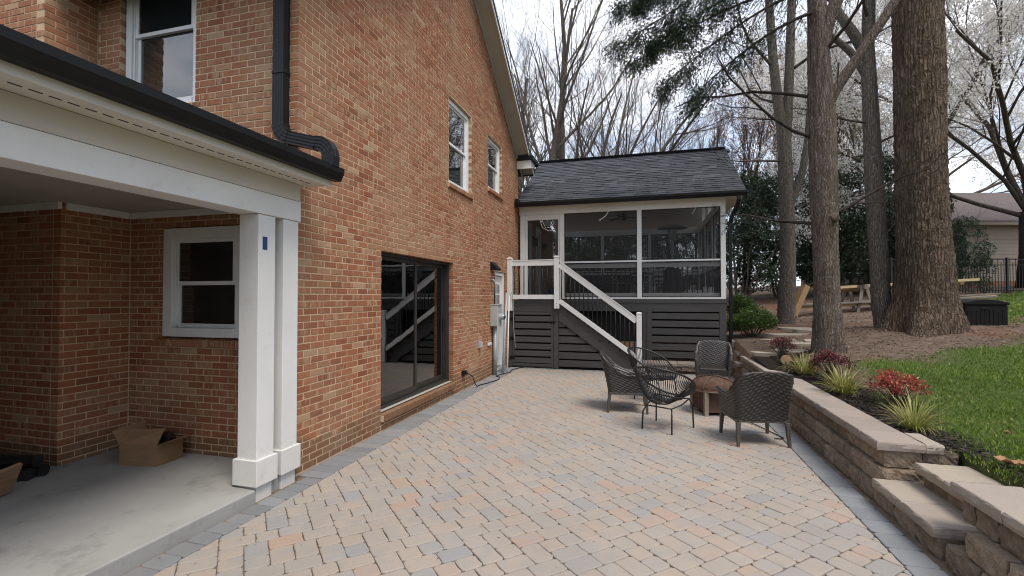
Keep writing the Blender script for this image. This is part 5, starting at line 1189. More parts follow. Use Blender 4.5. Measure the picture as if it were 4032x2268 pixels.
lm = lawn_mask(x, y); thin = np.sin(1.3 * x + 2 * np.sin(.9 * y)) * np.sin(1.7 * y + np.sin(2.2 * x)) * .5 + .5 * np.sin(4.1 * x - 3.3 * y) * np.sin(2.9 * y + 1.7 * x); k = q.uniform(0, 1, len(x)) < lm ** 1.5 * np.where(thin > .5, .45, 1); x, y = x[k], y[k]; n_ = len(x); d = np.hypot(x - 3.226, y)
cl_ = .5 + .5 * np.sin(2.1 * x + .8 * np.sin(1.7 * y)) * np.sin(1.6 * y + .9 * np.sin(2.3 * x)); hgt = q.uniform(.020, .046, n_) * (.75 + .5 * cl_) * np.clip(.8 + d * .02, .8, 1.4); wd = q.uniform(.0016, .0032, n_) * np.clip(d / 4.5, 1, 4.5)
az = q.uniform(0, 2 * np.pi, n_); ln = q.uniform(.2, .9, n_) * hgt; zb = zg(x, y) - .004
B0 = np.stack([x, y, zb], -1); S_ = np.stack([-np.sin(az), np.cos(az), np.zeros(n_)], -1) * wd[:, None]; Tp = B0 + np.stack([np.cos(az) * ln, np.sin(az) * ln, hgt], -1); Md = B0 + np.stack([np.cos(az) * ln * .3, np.sin(az) * ln * .3, hgt * .6], -1)
V = np.stack([B0 - S_, B0 + S_, Md + S_ * .8, Tp, Md - S_ * .8], 1).reshape(-1, 3); F = np.arange(n_ * 5).reshape(-1, 5)
pt_ = np.sin(.9 * x + 2 * np.sin(.7 * y)) * np.sin(1.1 * y + 1.5 * np.sin(.8 * x)) + .5 * np.sin(3.7 * x + 2.9 * y); tn = np.clip(.45 + .22 * (cl_ - .5) + .13 * pt_ + q.normal(0, .16, n_), .01, .97); tn[q.uniform(0, 1, n_) < .05 + .06 * np.clip(pt_, 0, 1)] = .99
gro = link('grass', npmesh('grass', V, F, M['grass'], tn)); tag(gro, 'short spring lawn grass', 'grass', None, 'stuff')
# bark chips and leaf litter
def chips(name, x, y, size, mat, label, q, zoff=.006):
    n_ = len(x); s = q.uniform(size[0], size[1], n_); a = q.uniform(0, 6.28, n_); e = np.stack([np.cos(a), np.sin(a), q.uniform(-.35, .35, n_)], -1) * s[:, None]; g = np.stack([-np.sin(a), np.cos(a), q.uniform(-.5, .5, n_)], -1) * (s * q.uniform(.2, .5, n_))[:, None]
    c = np.stack([x, y, zg(x, y) + zoff + q.uniform(0, .012, n_)], -1); up = np.array([0, 0, 1.]) * (s * .12)[:, None]
    V = np.stack([c - e, c + g + up, c + e, c - g], 1).reshape(-1, 3); o = link(name, npmesh(name, V, np.arange(n_ * 4).reshape(-1, 4), mat, np.clip(q.beta(1.6, 2.4, n_), .01, .99))); return tag(o, label, None, None, 'stuff')
M['bark'] = mk_leaf('bark_chip', [(0, (.010, .008, .007)), (.4, (.026, .019, .016)), (.75, (.06, .042, .034)), (1, (.13, .09, .065))], .8, 0, .3)
M['litter'] = mk_leaf('leaf_litter', [(0, (.08, .055, .042)), (.4, (.16, .115, .085)), (.7, (.25, .185, .14)), (.9, (.36, .28, .22)), (1, (.52, .45, .38))], .85, 0, .2)
q = np.random.default_rng(12); x = q.uniform(5.42, 6.6, 26000); y = q.uniform(3.75, 10.3, 26000); bd = np.clip((6.25 - x - .04 * np.maximum(0, y - 6) + wobble(x, y)) / .25, 0, 1) * (1 - lawn_mask(x, y)) * (np.abs(y - 4.7) > -1); k = q.uniform(0, 1, len(x)) < bd
k &= ~((y < 4.66) & (x < 5.68)); chips('mulch_chips', x[k], y[k], (.008, .026), M['bark'], 'dark shredded bark mulch in the planting bed', q)
q = np.random.default_rng(13); x, y = near_sample(42000, (5.45, 16, 5.5, 24), q, 1.2); k = (lawn_mask(x, y) < .55) & ~((x < 6.1) & (y < 9.6)); chips('leaf_litter', x[k], y[k], (.012, .034), M['litter'], 'brown leaf litter and bark scattered under the trees', q)

# ---------------------------------------------------------------- trunks and branches
def mk_bark(name, a, b_, c_, zs=.16, sc=26, bd=.03, moss=None, disp=.9, vor=0):
    m, nt, b, o = nodes(name); p = pos(nt)
    f = noise(nt, p, sc, 7, .62, (1, 1, zs)); g = noise(nt, p, sc * 3.2, 5, .7, (1, 1, zs * 1.8)); col = ramp(nt, f, [(.33, a), (.5, b_), (.66, c_)])
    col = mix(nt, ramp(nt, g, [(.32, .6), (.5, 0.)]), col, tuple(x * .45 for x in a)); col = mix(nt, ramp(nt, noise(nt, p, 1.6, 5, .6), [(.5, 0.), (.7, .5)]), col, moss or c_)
    h = mth(nt, 'ADD', mth(nt, 'MULTIPLY', f, 1.6), g)
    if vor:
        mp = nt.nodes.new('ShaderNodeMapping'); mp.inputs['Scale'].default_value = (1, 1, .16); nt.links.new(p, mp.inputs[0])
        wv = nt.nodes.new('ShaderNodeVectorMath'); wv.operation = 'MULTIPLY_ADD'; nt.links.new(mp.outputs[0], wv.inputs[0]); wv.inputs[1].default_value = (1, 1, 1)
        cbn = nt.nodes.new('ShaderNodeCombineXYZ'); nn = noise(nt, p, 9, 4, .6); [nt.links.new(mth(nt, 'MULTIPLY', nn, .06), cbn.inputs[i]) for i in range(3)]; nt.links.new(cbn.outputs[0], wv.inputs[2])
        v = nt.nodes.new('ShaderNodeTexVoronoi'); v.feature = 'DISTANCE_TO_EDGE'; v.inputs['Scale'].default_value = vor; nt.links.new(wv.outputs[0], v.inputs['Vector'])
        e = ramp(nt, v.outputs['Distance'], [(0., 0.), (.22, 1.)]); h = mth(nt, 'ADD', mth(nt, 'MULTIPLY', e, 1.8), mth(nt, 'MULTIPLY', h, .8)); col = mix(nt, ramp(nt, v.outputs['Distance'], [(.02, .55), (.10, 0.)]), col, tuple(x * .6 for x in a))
    nt.links.new(col, b.inputs['Base Color']); b.inputs['Roughness'].default_value = .95; b.inputs['Specular IOR Level'].default_value = .15
    bump(nt, b, h, disp, bd); return m
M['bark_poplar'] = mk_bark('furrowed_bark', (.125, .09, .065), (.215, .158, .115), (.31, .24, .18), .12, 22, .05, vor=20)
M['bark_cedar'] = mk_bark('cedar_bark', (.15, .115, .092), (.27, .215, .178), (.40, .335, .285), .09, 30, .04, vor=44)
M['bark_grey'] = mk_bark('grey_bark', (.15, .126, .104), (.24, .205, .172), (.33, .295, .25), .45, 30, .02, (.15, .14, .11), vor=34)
M['bark_twig'] = mk_bark('twig_bark', (.05, .04, .034), (.085, .069, .058), (.13, .11, .095), .4, 20, .01)
M['bark_dark'] = mk_bark('dark_bark', (.026, .021, .018), (.045, .036, .031), (.075, .062, .053), .4, 24, .012)
def trunk_geo(path, rad, seed, nside=44, ridges=10, ramp_=.035, flare=None, roots=5, per=.045):
    """furrowed trunk along a path; flare widens the foot into root buttresses"""
    P = np.array(path, float); q = np.random.default_rng(seed); L = np.concatenate([[0], np.cumsum(np.linalg.norm(np.diff(P, axis=0), axis=1))]); n_ = int(L[-1] / per) + 2; s = np.linspace(0, L[-1], n_)
    C = np.stack([np.interp(s, L, P[:, i]) for i in range(3)], -1); r = np.interp(s, L, rad)
    for _ in range(6): C[1:-1] = (C[:-2] + C[1:-1] * 2 + C[2:]) / 4; r[1:-1] = (r[:-2] + 2 * r[1:-1] + r[2:]) / 4
    T = np.gradient(C, axis=0); T /= np.linalg.norm(T, axis=1)[:, None]; A_ = np.cross(T, np.array([0, 1., 0])); A_ /= np.linalg.norm(A_, axis=1)[:, None]; B_ = np.cross(T, A_)
    th = np.arange(nside) * 2 * np.pi / nside; ph = q.uniform(0, 6.28, 12); k = np.arange(12)
    g = np.zeros((n_, nside))
    for i in range(5): g += ramp_ * .5 * np.abs(np.sin((ridges + i * 3) * .5 * th[None] + ph[i] + .8 * np.sin(s[:, None] * (1.3 + .4 * i) + ph[i + 5]))) - ramp_ * .3
    brk = .6 + .4 * np.sin(s[:, None] * 21 + 9 * np.sin(5 * th[None] + ph[3]) + ph[4]); g *= brk
    g += .03 * np.sin(2 * th[None] + s[:, None] * .9 + ph[10]) + .02 * np.sin(3 * th[None] - s[:, None] * 1.7 + ph[11]) + q.normal(0, ramp_ * .16, (n_, nside))
    if flare:
        fl_ = np.exp(-s / flare[1])[:, None]; g += flare[0] * fl_ * (.55 + .45 * np.cos(roots * th[None] + ph[0] + .5 * np.sin(2 * th[None]))) 
    RR = r[:, None] * (1 + g)
    V = C[:, None] + RR[..., None] * (np.cos(th)[None, :, None] * A_[:, None] + np.sin(th)[None, :, None] * B_[:, None])
    idx = np.arange(n_ * nside).reshape(n_, nside); F = np.stack([idx[:-1], np.roll(idx[:-1], -1, 1), np.roll(idx[1:], -1, 1), idx[1:]], -1).reshape(-1, 4)
    return V.reshape(-1, 3), F
def trunk(name, path, rad, mat, parent, seed, **k):
    V, F = trunk_geo(path, rad, seed, **k); return link(name, npmesh(name, V, F, mat, None, True), parent)
class Grower:
    def __init__(s, seed): s.q = np.random.default_rng(seed); s.mb = MB(); s.tips = []; s.nb = 0
    def grow(s, p, d, L, r, lv, maxl, spread=.7, kids=(4, 6), ratio=.62, up=.12, wig=.16, rr=.55, tmin=.25, minr=.003, taper=.35):
        q = s.q; p = np.array(p, float); d = np.array(d, float); d /= np.linalg.norm(d); ns_ = max(3, int(6 - lv)); P = [p.copy()]; D = [d.copy()]
        for i in range(ns_):
            d = d + q.normal(0, wig, 3) + np.array([0, 0, up]) / ns_ * 2; d /= np.linalg.norm(d); p = p + d * L / ns_; P.append(p.copy()); D.append(d.copy())
        rads = np.linspace(r, max(minr, r * taper), ns_ + 1); s.mb.tube(P, rads, 8 if r > .08 else 5 if r > .025 else 3, cap=False); s.nb += 1
        if lv >= maxl - 1: s.tips += [(P[i], D[i]) for i in range(1, ns_ + 1)]
        if lv >= maxl: return
        n_ = kids[2][lv] if len(kids) > 2 else q.integers(kids[0], kids[1] + 1)
        for i in range(n_):
            t = tmin + (1 - tmin) * (i + q.uniform(.1, .9)) / n_; j = min(int(t * ns_), ns_ - 1); f = t * ns_ - j; c = P[j] * (1 - f) + P[j + 1] * f; b0 = D[j]
            v = q.normal(0, 1, 3); v -= b0 * (v @ b0); v /= np.linalg.norm(v); a = spread * q.uniform(.55, 1.25); nd = b0 * math.cos(a) + v * math.sin(a)
            s.grow(c, nd, L * ratio * q.uniform(.7, 1.2) * (1.1 - .4 * t), max(minr, np.interp(t, [0, 1], [r, r * taper]) * rr), lv + 1, maxl, spread, kids, ratio, up, wig, rr, tmin * .8, minr, taper)
def leafquads(C, D, size, q, aspect=.5, flat=.5):
    """diamond leaves at C, roughly along D"""
    n_ = len(C); D = D + q.normal(0, .7, (n_, 3)); D /= np.linalg.norm(D, axis=1)[:, None]; N_ = q.normal(0, 1, (n_, 3)) * (1 - flat) + np.array([0, 0, 1.]) * flat; B_ = np.cross(D, N_); B_ /= np.linalg.norm(B_, axis=1)[:, None] + 1e-9
    s = q.uniform(size[0], size[1], n_)[:, None]; U_ = np.cross(B_, D) * s * .12
    return np.stack([C, C + D * s * .5 + B_ * s * aspect * .5 + U_, C + D * s, C + D * s * .5 - B_ * s * aspect * .5 + U_], 1).reshape(-1, 3), np.arange(n_ * 4).reshape(-1, 4)

# the big tulip poplar and the three other trunks in the yard
def zb_(x, y): return float(zyard(x, y))
tb = thing('poplar_tree', 'massive straight tree trunk with deep furrowed bark and flared roots', 'tree', (8.88, 12.05, .8))
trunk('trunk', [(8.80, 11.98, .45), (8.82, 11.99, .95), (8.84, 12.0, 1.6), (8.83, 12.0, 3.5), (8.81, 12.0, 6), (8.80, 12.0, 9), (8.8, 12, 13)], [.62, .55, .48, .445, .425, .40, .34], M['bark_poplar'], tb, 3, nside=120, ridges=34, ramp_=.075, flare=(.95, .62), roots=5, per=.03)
G = Grower(31)
for k in range(7): a = k * 2.4; G.grow((8.8, 12, 10.2 + k * .4), (math.cos(a), math.sin(a), .5), 3.5, .12, 1, 4, .6, (3, 4))
G.mb.build('branches', M['bark_twig'], tb, smooth=True, fix=False, kind='stuff')
# cedar with split trunk
tc_ = thing('cedar_tree', 'cedar with stripped grey forked trunk, burls and dark boughs drooping left', 'tree', (6.45, 10.05, .6))
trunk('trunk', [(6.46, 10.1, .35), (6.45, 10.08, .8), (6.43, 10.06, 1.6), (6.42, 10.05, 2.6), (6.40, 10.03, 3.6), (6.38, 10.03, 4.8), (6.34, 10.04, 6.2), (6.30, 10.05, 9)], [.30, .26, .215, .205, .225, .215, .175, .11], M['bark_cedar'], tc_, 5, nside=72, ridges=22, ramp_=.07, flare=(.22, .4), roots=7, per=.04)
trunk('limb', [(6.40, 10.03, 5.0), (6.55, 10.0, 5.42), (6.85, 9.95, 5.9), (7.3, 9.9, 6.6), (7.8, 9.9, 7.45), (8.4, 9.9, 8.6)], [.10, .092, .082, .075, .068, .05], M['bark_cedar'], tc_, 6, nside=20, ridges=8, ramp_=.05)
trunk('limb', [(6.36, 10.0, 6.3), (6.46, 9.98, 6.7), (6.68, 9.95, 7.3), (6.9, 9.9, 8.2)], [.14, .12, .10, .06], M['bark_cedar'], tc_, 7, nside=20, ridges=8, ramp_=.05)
bu = bpy.data.meshes.new('burl'); bm = bmesh.new(); bmesh.ops.create_icosphere(bm, subdivisions=3, radius=.085)
for v in bm.verts: v.co *= 1 + .15 * math.sin(v.co.x * 60) * math.sin(v.co.z * 50)
bm.to_mesh(bu); bm.free(); bu.polygons.foreach_set('use_smooth', [True] * len(bu.polygons)); bu.materials.append(M['bark_cedar']); o = link('burl', bu, tc_, False); o.location = Vector((6.50, 9.85, 3.12)) - wloc(tc_)
o = link('burl', bu, tc_, False); o.location = Vector((6.60, 10.0, 4.35)) - wloc(tc_); o.scale = (.7, .7, .8)
G = Grower(33)
for (x, y, z), dd, L in (((6.35, 10.05, 4.6), (-1, -.15, .25), 2.6), ((6.5, 10, 3.2), (.9, .3, .3), 1.8), ((6.3, 10.05, 5.4), (-1, .3, .35), 2.8), ((6.4, 10, 6.2), (.6, -.5, .4), 2.4), ((6.25, 10.05, 3.05), (-1, .2, -.05), 1.4)): G.grow((x, y, z), dd, L, .035, 1, 4, .6, (4, 5), .55, .05, .14)
G.mb.build('branches', M['bark_dark'], tc_, smooth=True, fix=False, kind='stuff')
def dtree(name, label, base, path, rad, mat, forks, seed, bk):
    t = thing(name, label, 'tree', base); trunk('trunk', path, rad, M[mat], t, seed, nside=36, ridges=12, ramp_=.03, flare=(.35, .28), roots=5, per=.06)
    for i, (pth, rd) in enumerate(forks): trunk('limb', pth, rd, M[mat], t, seed + 20 + i, nside=20, ridges=8, ramp_=.03, per=.08)
    G = Grower(seed + 50)
    for pnt, dd, L, r in bk: G.grow(pnt, dd, L, r, 1, 4, .6, (3, 5), .6, .1, .16)
    G.mb.build('branches', M['bark_twig'], t, smooth=True, fix=False, kind='stuff'); return t
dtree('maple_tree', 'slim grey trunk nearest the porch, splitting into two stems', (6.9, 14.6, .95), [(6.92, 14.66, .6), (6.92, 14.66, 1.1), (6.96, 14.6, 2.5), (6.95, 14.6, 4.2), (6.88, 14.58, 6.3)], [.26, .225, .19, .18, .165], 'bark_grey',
      [([(6.88, 14.58, 5.9), (6.76, 14.55, 6.9), (6.62, 14.5, 8.2), (6.50, 14.5, 10.5), (6.4, 14.5, 13)], [.14, .125, .115, .10, .05]), ([(6.93, 14.58, 5.9), (6.99, 14.6, 6.8), (7.05, 14.6, 8.0), (7.15, 14.6, 10.5), (7.1, 14.6, 13)], [.13, .12, .115, .10, .05]), ([(7.02, 14.56, 4.2), (7.3, 14.5, 5.0), (7.45, 14.5, 6.0), (7.5, 14.5, 7.2)], [.10, .09, .075, .05])], 71,
      [((7.45, 14.5, 5.9), (.6, 0, .7), 2.2, .05), ((6.62, 14.5, 8.0), (-.7, -.2, .5), 2.6, .045), ((7.08, 14.6, 7.9), (.7, .1, .5), 2.4, .045), ((6.98, 14.56, 4.1), (.9, -.1, .25), 1.6, .03), ((6.7, 14.5, 7.0), (-.8, .2, .3), 2.2, .035), ((7.1, 14.6, 9), (.4, .6, .6), 2.4, .04), ((6.5, 14.5, 10), (-.5, .3, .6), 2.6, .05), ((6.84, 14.55, 5.4), (-.9, -.3, .05), 2.0, .03)])
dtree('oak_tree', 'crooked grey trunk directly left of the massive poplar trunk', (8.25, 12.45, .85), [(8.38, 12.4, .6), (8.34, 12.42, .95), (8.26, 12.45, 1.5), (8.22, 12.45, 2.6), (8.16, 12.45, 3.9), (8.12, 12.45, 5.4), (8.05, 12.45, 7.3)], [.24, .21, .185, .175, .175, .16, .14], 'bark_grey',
      [([(8.04, 12.45, 7.1), (7.8, 12.4, 7.6), (7.45, 12.4, 8.2), (7.15, 12.4, 9.2)], [.12, .11, .09, .07]), ([(8.06, 12.45, 7.0), (8.08, 12.45, 7.9), (8.12, 12.45, 9.0), (8.1, 12.45, 11)], [.12, .12, .11, .08]), ([(8.0, 12.44, 6.7), (7.75, 12.4, 7.2), (7.3, 12.3, 7.6)], [.08, .075, .06])], 81,
      [((7.3, 12.4, 8.5), (-.6, .1, .7), 2.2, .05), ((8.1, 12.45, 8.9), (.6, .3, .6), 2.0, .045), ((8.08, 12.45, 7.9), (-.4, -.5, .6), 2.0, .04), ((8.06, 12.4, 5.0), (.8, -.3, .4), 1.6, .03), ((7.98, 12.4, 5.6), (-.8, -.3, .25), 1.8, .03)])

# drooping evergreen boughs of the cedar, high over the lawn in front of the sky
M['conifer'] = mk_leaf('conifer_spray', [(0, (.008, .018, .008)), (.5, (.018, .040, .016)), (.85, (.034, .068, .024)), (1, (.06, .10, .035))], .6, .15)
q = np.random.default_rng(41)
def bough(P0, P1, P2, n_):
    out_ = []
    for u in np.linspace(0, 1, n_): out_.append((1 - u) ** 2 * np.array(P0) + 2 * u * (1 - u) * np.array(P1) + u * u * np.array(P2))
    return out_
bmb = MB(); LC = []; LD = []
ends = [((5.9, 10.0, 8.2), (4.6, 9.7, 8.0), (2.75, 9.5, 6.9)), ((6.0, 10.0, 7.6), (4.8, 9.6, 7.4), (2.7, 9.4, 6.1)), ((6.1, 10.0, 7.0), (4.9, 9.8, 7.0), (3.0, 9.7, 5.9)), ((6.1, 10.0, 6.9), (5.2, 9.6, 6.7), (3.5, 9.5, 5.3)), ((6.2, 10.0, 6.5), (5.3, 9.8, 6.3), (3.9, 9.6, 4.95)), ((6.2, 10.1, 7.4), (4.9, 10.3, 7.5), (3.3, 10.6, 6.6)), ((6.1, 10.1, 8.0), (4.9, 10.4, 8.2), (3.0, 10.4, 7.4)), ((6.25, 10, 7.8), (5.4, 9.4, 7.6), (4.2, 9.1, 6.6)), ((6.2, 10, 8.4), (5.2, 9.7, 8.6), (3.6, 9.4, 7.8))]
for e in ends:
    P = bough(*[tuple(np.array(c_) + np.array([.15, 0, .5])) for c_ in e], 14); bmb.tube([(6.34, 10.04, e[0][2] + .25)] + P, np.linspace(.04, .007, 15), 6, cap=False)
    for i in range(2, 14):
        for s in (-1, 1, -1, 1):
            d0 = np.array(P[i]) - np.array(P[i - 1]); d0 /= np.linalg.norm(d0); sd2 = np.cross(d0, [0, 0, 1]) * s; L = q.uniform(.35, .85) * (1.15 - .5 * i / 13)
            dd = d0 * q.uniform(.5, 1) + sd2 * q.uniform(.1, .9) + np.array([0, 0, q.uniform(-.9, .35)]); dd /= np.linalg.norm(dd); p0 = np.array(P[i]); T_ = [p0]
            for k in range(4): dd = dd + np.array([0, 0, -.2]) + q.normal(0, .12, 3); dd /= np.linalg.norm(dd); T_.append(T_[-1] + dd * L / 4)
            bmb.tube(T_, np.linspace(.008, .003, 5), 3, cap=False)
            bare = .12 if i < 6 else (.45 if P[i][2] < 5.6 else 1.0)
            bare *= 1.0 if P[i][0] < 4.3 else .35
            for k in range(int(230 * bare)):
                u = q.uniform(.25, 1) * 4; a = min(int(u), 3); f = u - a; base = T_[a] * (1 - f) + T_[a + 1] * f; dv_ = T_[a + 1] - T_[a]; dv_ /= np.linalg.norm(dv_)
                LC.append(base + q.normal(0, .085, 3)); LD.append(dv_ * .8 + q.normal(0, .6, 3) + np.array([0, 0, -.2]))
bmb.build('boughs', M['bark_dark'], tc_, smooth=True, fix=False, kind='stuff')
V, F = leafquads(np.array(LC), np.array(LD), (.03, .075), q, .30, .3); link('needle_sprays', npmesh('needle_sprays', V, F, M['conifer'], np.clip(q.beta(1.6, 2.2, len(F)), .01, .99)), tc_, True, kind='stuff')

# ---------------------------------------------------------------- bare trees beyond the porch
def cpt(d, lat): return (3.226 - .2693 * d + .9631 * lat, .9631 * d + .2693 * lat)     # depth / sideways distance as seen from the patio -> plan
def bare_tree(seed, stems, maxl=5, kids=(4, 6), up=.14, spread=.55, wig=.13, mt='bark_twig', ratio=.6):
    G = Grower(seed)
    for (dx, dy, L, r, off) in stems: G.grow((off[0], off[1], 0), (dx, dy, 1), L, r, 0, maxl, spread, kids, ratio, up, wig, .5, .16, .004, .25)
    return G
def put(G, name, label, base, rz, sc, mats=('bark_twig',), cat='tree', group=None, tmesh=None, buds=None):
    t = thing(name, label, cat, base, rz, group); t.scale = (sc,) * 3
    return t
GA = bare_tree(101, [(.0, .02, 17, .30, (0, 0)), (.08, .0, 17, .27, (.75, .1)), (-.22, .05, 14, .17, (-.3, .3)), (.30, -.05, 14, .16, (.95, .3))], 4, (0, 0, (10, 7, 5, 3)), .10, .50, .08, ratio=.50)
meA = mesh('limbs', GA.mb.v, GA.mb.f, None, M['bark_grey'], True, False)
GB = bare_tree(102, [(.18, 0, 12, .17, (0, 0)), (.42, .1, 12, .16, (.4, 0)), (.05, -.1, 10, .12, (-.4, .2))], 4, (0, 0, (9, 7, 5, 3)), .06, .55, .08, ratio=.50)
meB = mesh('limbs', GB.mb.v, GB.mb.f, None, M['bark_twig'], True, False)
GC = bare_tree(103, [(.0, 0, 8.5, .10, (0, 0)), (.15, .1, 8, .08, (.1, 0)), (-.16, -.1, 8, .08, (-.1, 0))], 4, (0, 0, (9, 6, 5, 3)), .20, .40, .09, ratio=.46)
meC = mesh('limbs', GC.mb.v, GC.mb.f, None, M['bark_twig'], True, False)
M['bud'] = mk_leaf('red_buds', [(0, (.14, .06, .035)), (.5, (.22, .10, .055)), (1, (.33, .19, .11))], .6, .35)
M['newleaf'] = mk_leaf('new_leaves', [(0, (.16, .13, .06)), (.5, (.24, .20, .10)), (1, (.36, .33, .20))], .6, .35)
tips = np.array([p for p, d in GC.tips]); dirs = np.array([d for p, d in GC.tips]); qq = np.random.default_rng(5); kk = qq.integers(0, len(tips), 9000)
V, F = leafquads(tips[kk] + qq.normal(0, .05, (9000, 3)), dirs[kk], (.04, .09), qq, .6, .3); meBud = npmesh('buds', V, F, M['bud'], qq.uniform(0, 1, len(F))); meNew = npmesh('buds', V, F, M['newleaf'], qq.uniform(0, 1, len(F)))
def place(me_, name, label, d, lat, rz, sc, extra=None, group='bare trees beyond the porch'):
    x, y = cpt(d, lat); t = thing(name, label, 'tree', (x, y, float(zyard(x, y)) - .15), R(rz), group); t.scale = (sc, sc, sc); link('limbs', me_, t, False)
    if extra: link('buds', extra, t, False)
    return t
place(meA, 'bare_tree', 'tall bare tree with thick fanning stems right behind the porch roof', 27, 2.05, 16, 1.0)
place(meA, 'bare_tree', 'bare tree at the left, its twigs beside the house roof edge', 34, -.2, 140, 1.0)
place(meB, 'bare_tree', 'leaning many-stemmed bare tree right of the tall one', 25, 3.6, 18, 1.15)
place(meB, 'bare_tree', 'bare tree with low sweeping limbs over the middle of the porch roof', 31, 5.0, -20, 1.2)
place(meC, 'bare_tree', 'small bare tree above the porch ridge, finely twigged', 30, 9.6, 30, 1.15)
place(meC, 'bare_tree', 'second small bare tree above the right end of the porch ridge', 32, 12.6, 100, 1.3)
place(meC, 'budding_tree', 'young tree with reddish buds beside the porch roof end', 25, 12.2, 60, 1.15, meBud, 'budding trees beyond the hedge')
place(meC, 'budding_tree', 'reddish budding tree between the slim trunk and the cedar', 27, 15.6, 200, 1.3, meBud, 'budding trees beyond the hedge')
place(meC, 'budding_tree', 'pale tan budding tree seen beyond the cedar and crooked trunk', 26, 18.6, 300, 1.45, meNew, 'budding trees beyond the hedge')

# ---------------------------------------------------------------- evergreen hedge shrubs
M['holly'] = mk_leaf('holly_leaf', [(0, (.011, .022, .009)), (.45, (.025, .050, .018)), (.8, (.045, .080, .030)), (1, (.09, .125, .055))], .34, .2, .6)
def holly_mesh(seed, n_=15000, H=5.6, RX=1.9):
    q = np.random.default_rng(seed); G = Grower(seed)
    for k in range(7):
        a = k * .9 + q.uniform(0, .5); G.grow((.12 * math.cos(a), .12 * math.sin(a), 0), (.32 * math.cos(a), .32 * math.sin(a), 1), H * q.uniform(.55, .8), .05, 0, 2, .6, (4, 6), .5, .1, .14, .5, .35)
    cl = []; nc = 64
    for k in range(nc):
        u = q.uniform(0, 1); z = H * (.16 + .84 * u); rr = RX * (1 - .45 * u ** 2.2) * math.sqrt(q.uniform(.15, 1)); a = q.uniform(0, 6.28); cl.append((rr * math.cos(a), rr * math.sin(a), z, q.uniform(.28, .62)))
    cl = np.array(cl); w = cl[:, 3] ** 2; k = q.choice(nc, n_, p=w / w.sum()); v = q.normal(0, 1, (n_, 3)); v /= np.linalg.norm(v, axis=1)[:, None]; r = q.uniform(.35, 1, n_) ** .5
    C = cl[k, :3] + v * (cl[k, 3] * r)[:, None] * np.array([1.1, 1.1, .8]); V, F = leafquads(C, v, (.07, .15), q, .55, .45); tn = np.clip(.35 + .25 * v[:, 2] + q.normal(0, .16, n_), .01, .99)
    return npmesh('foliage', V, F, M['holly'], tn), mesh('stems', G.mb.v, G.mb.f, None, M['bark_grey'], True, False)
H1, S1 = holly_mesh(201); H2, S2 = holly_mesh(202, 15000, 5.0, 2.2)
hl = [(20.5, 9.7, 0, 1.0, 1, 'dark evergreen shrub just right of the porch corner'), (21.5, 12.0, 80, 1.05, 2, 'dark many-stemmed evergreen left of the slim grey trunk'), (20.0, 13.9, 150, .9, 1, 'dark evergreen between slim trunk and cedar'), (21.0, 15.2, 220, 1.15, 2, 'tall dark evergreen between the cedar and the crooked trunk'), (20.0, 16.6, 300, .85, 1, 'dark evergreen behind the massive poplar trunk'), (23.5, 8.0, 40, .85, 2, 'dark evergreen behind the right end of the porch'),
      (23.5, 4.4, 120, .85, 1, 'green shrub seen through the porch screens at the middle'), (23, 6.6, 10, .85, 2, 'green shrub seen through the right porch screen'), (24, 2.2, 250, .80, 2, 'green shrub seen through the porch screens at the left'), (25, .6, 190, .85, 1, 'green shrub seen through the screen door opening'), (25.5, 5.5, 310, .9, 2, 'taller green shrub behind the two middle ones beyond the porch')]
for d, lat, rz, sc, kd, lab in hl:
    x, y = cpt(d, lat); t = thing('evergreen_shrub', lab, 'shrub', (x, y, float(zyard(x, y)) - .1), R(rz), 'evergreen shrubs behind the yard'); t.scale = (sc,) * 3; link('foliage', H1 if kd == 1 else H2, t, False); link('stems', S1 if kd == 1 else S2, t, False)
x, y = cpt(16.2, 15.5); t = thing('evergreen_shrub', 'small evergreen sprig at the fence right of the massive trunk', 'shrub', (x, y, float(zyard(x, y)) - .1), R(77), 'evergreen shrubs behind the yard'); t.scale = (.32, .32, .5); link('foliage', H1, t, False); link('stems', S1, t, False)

# unseen evergreens, added to keep low sky light off the carport; bare trees beyond
for k, (x, y, rz, sc, kd) in enumerate(((17, 7.5, 30, 1.1, 1), (18.5, 3.2, 100, 1.2, 2), (17.5, -1.5, 170, 1.15, 1), (18, -6, 240, 1.2, 2), (17, -11, 310, 1.1, 1))):
    t = thing('evergreen_shrub', ['evergreen on the lawn side closest to the tan house', 'wide evergreen across the lawn opposite the patio', 'evergreen across the lawn opposite the steps', 'wide evergreen across the lawn behind the viewer', 'last evergreen of the row across the lawn'][k], 'shrub', (x, y, float(zyard(x, y)) - .1), R(rz), 'evergreen shrubs across the lawn'); t.scale = (sc,) * 3; link('foliage', H1 if kd == 1 else H2, t, False); link('stems', S1 if kd == 1 else S2, t, False)
for k, (x, y, rz) in enumerate(((22, 4, 40), (23, -5, 200), (20, -13, 300))):
    t = thing('bare_tree', ['bare tall tree standing beyond the evergreens across the lawn', 'bare tall tree behind the viewer across the lawn', 'bare tall tree at the far end of the lawn row'][k], 'tree', (x, y, float(zyard(x, y)) - .15), R(rz), 'bare trees across the lawn'); link('limbs', meB, t, False)

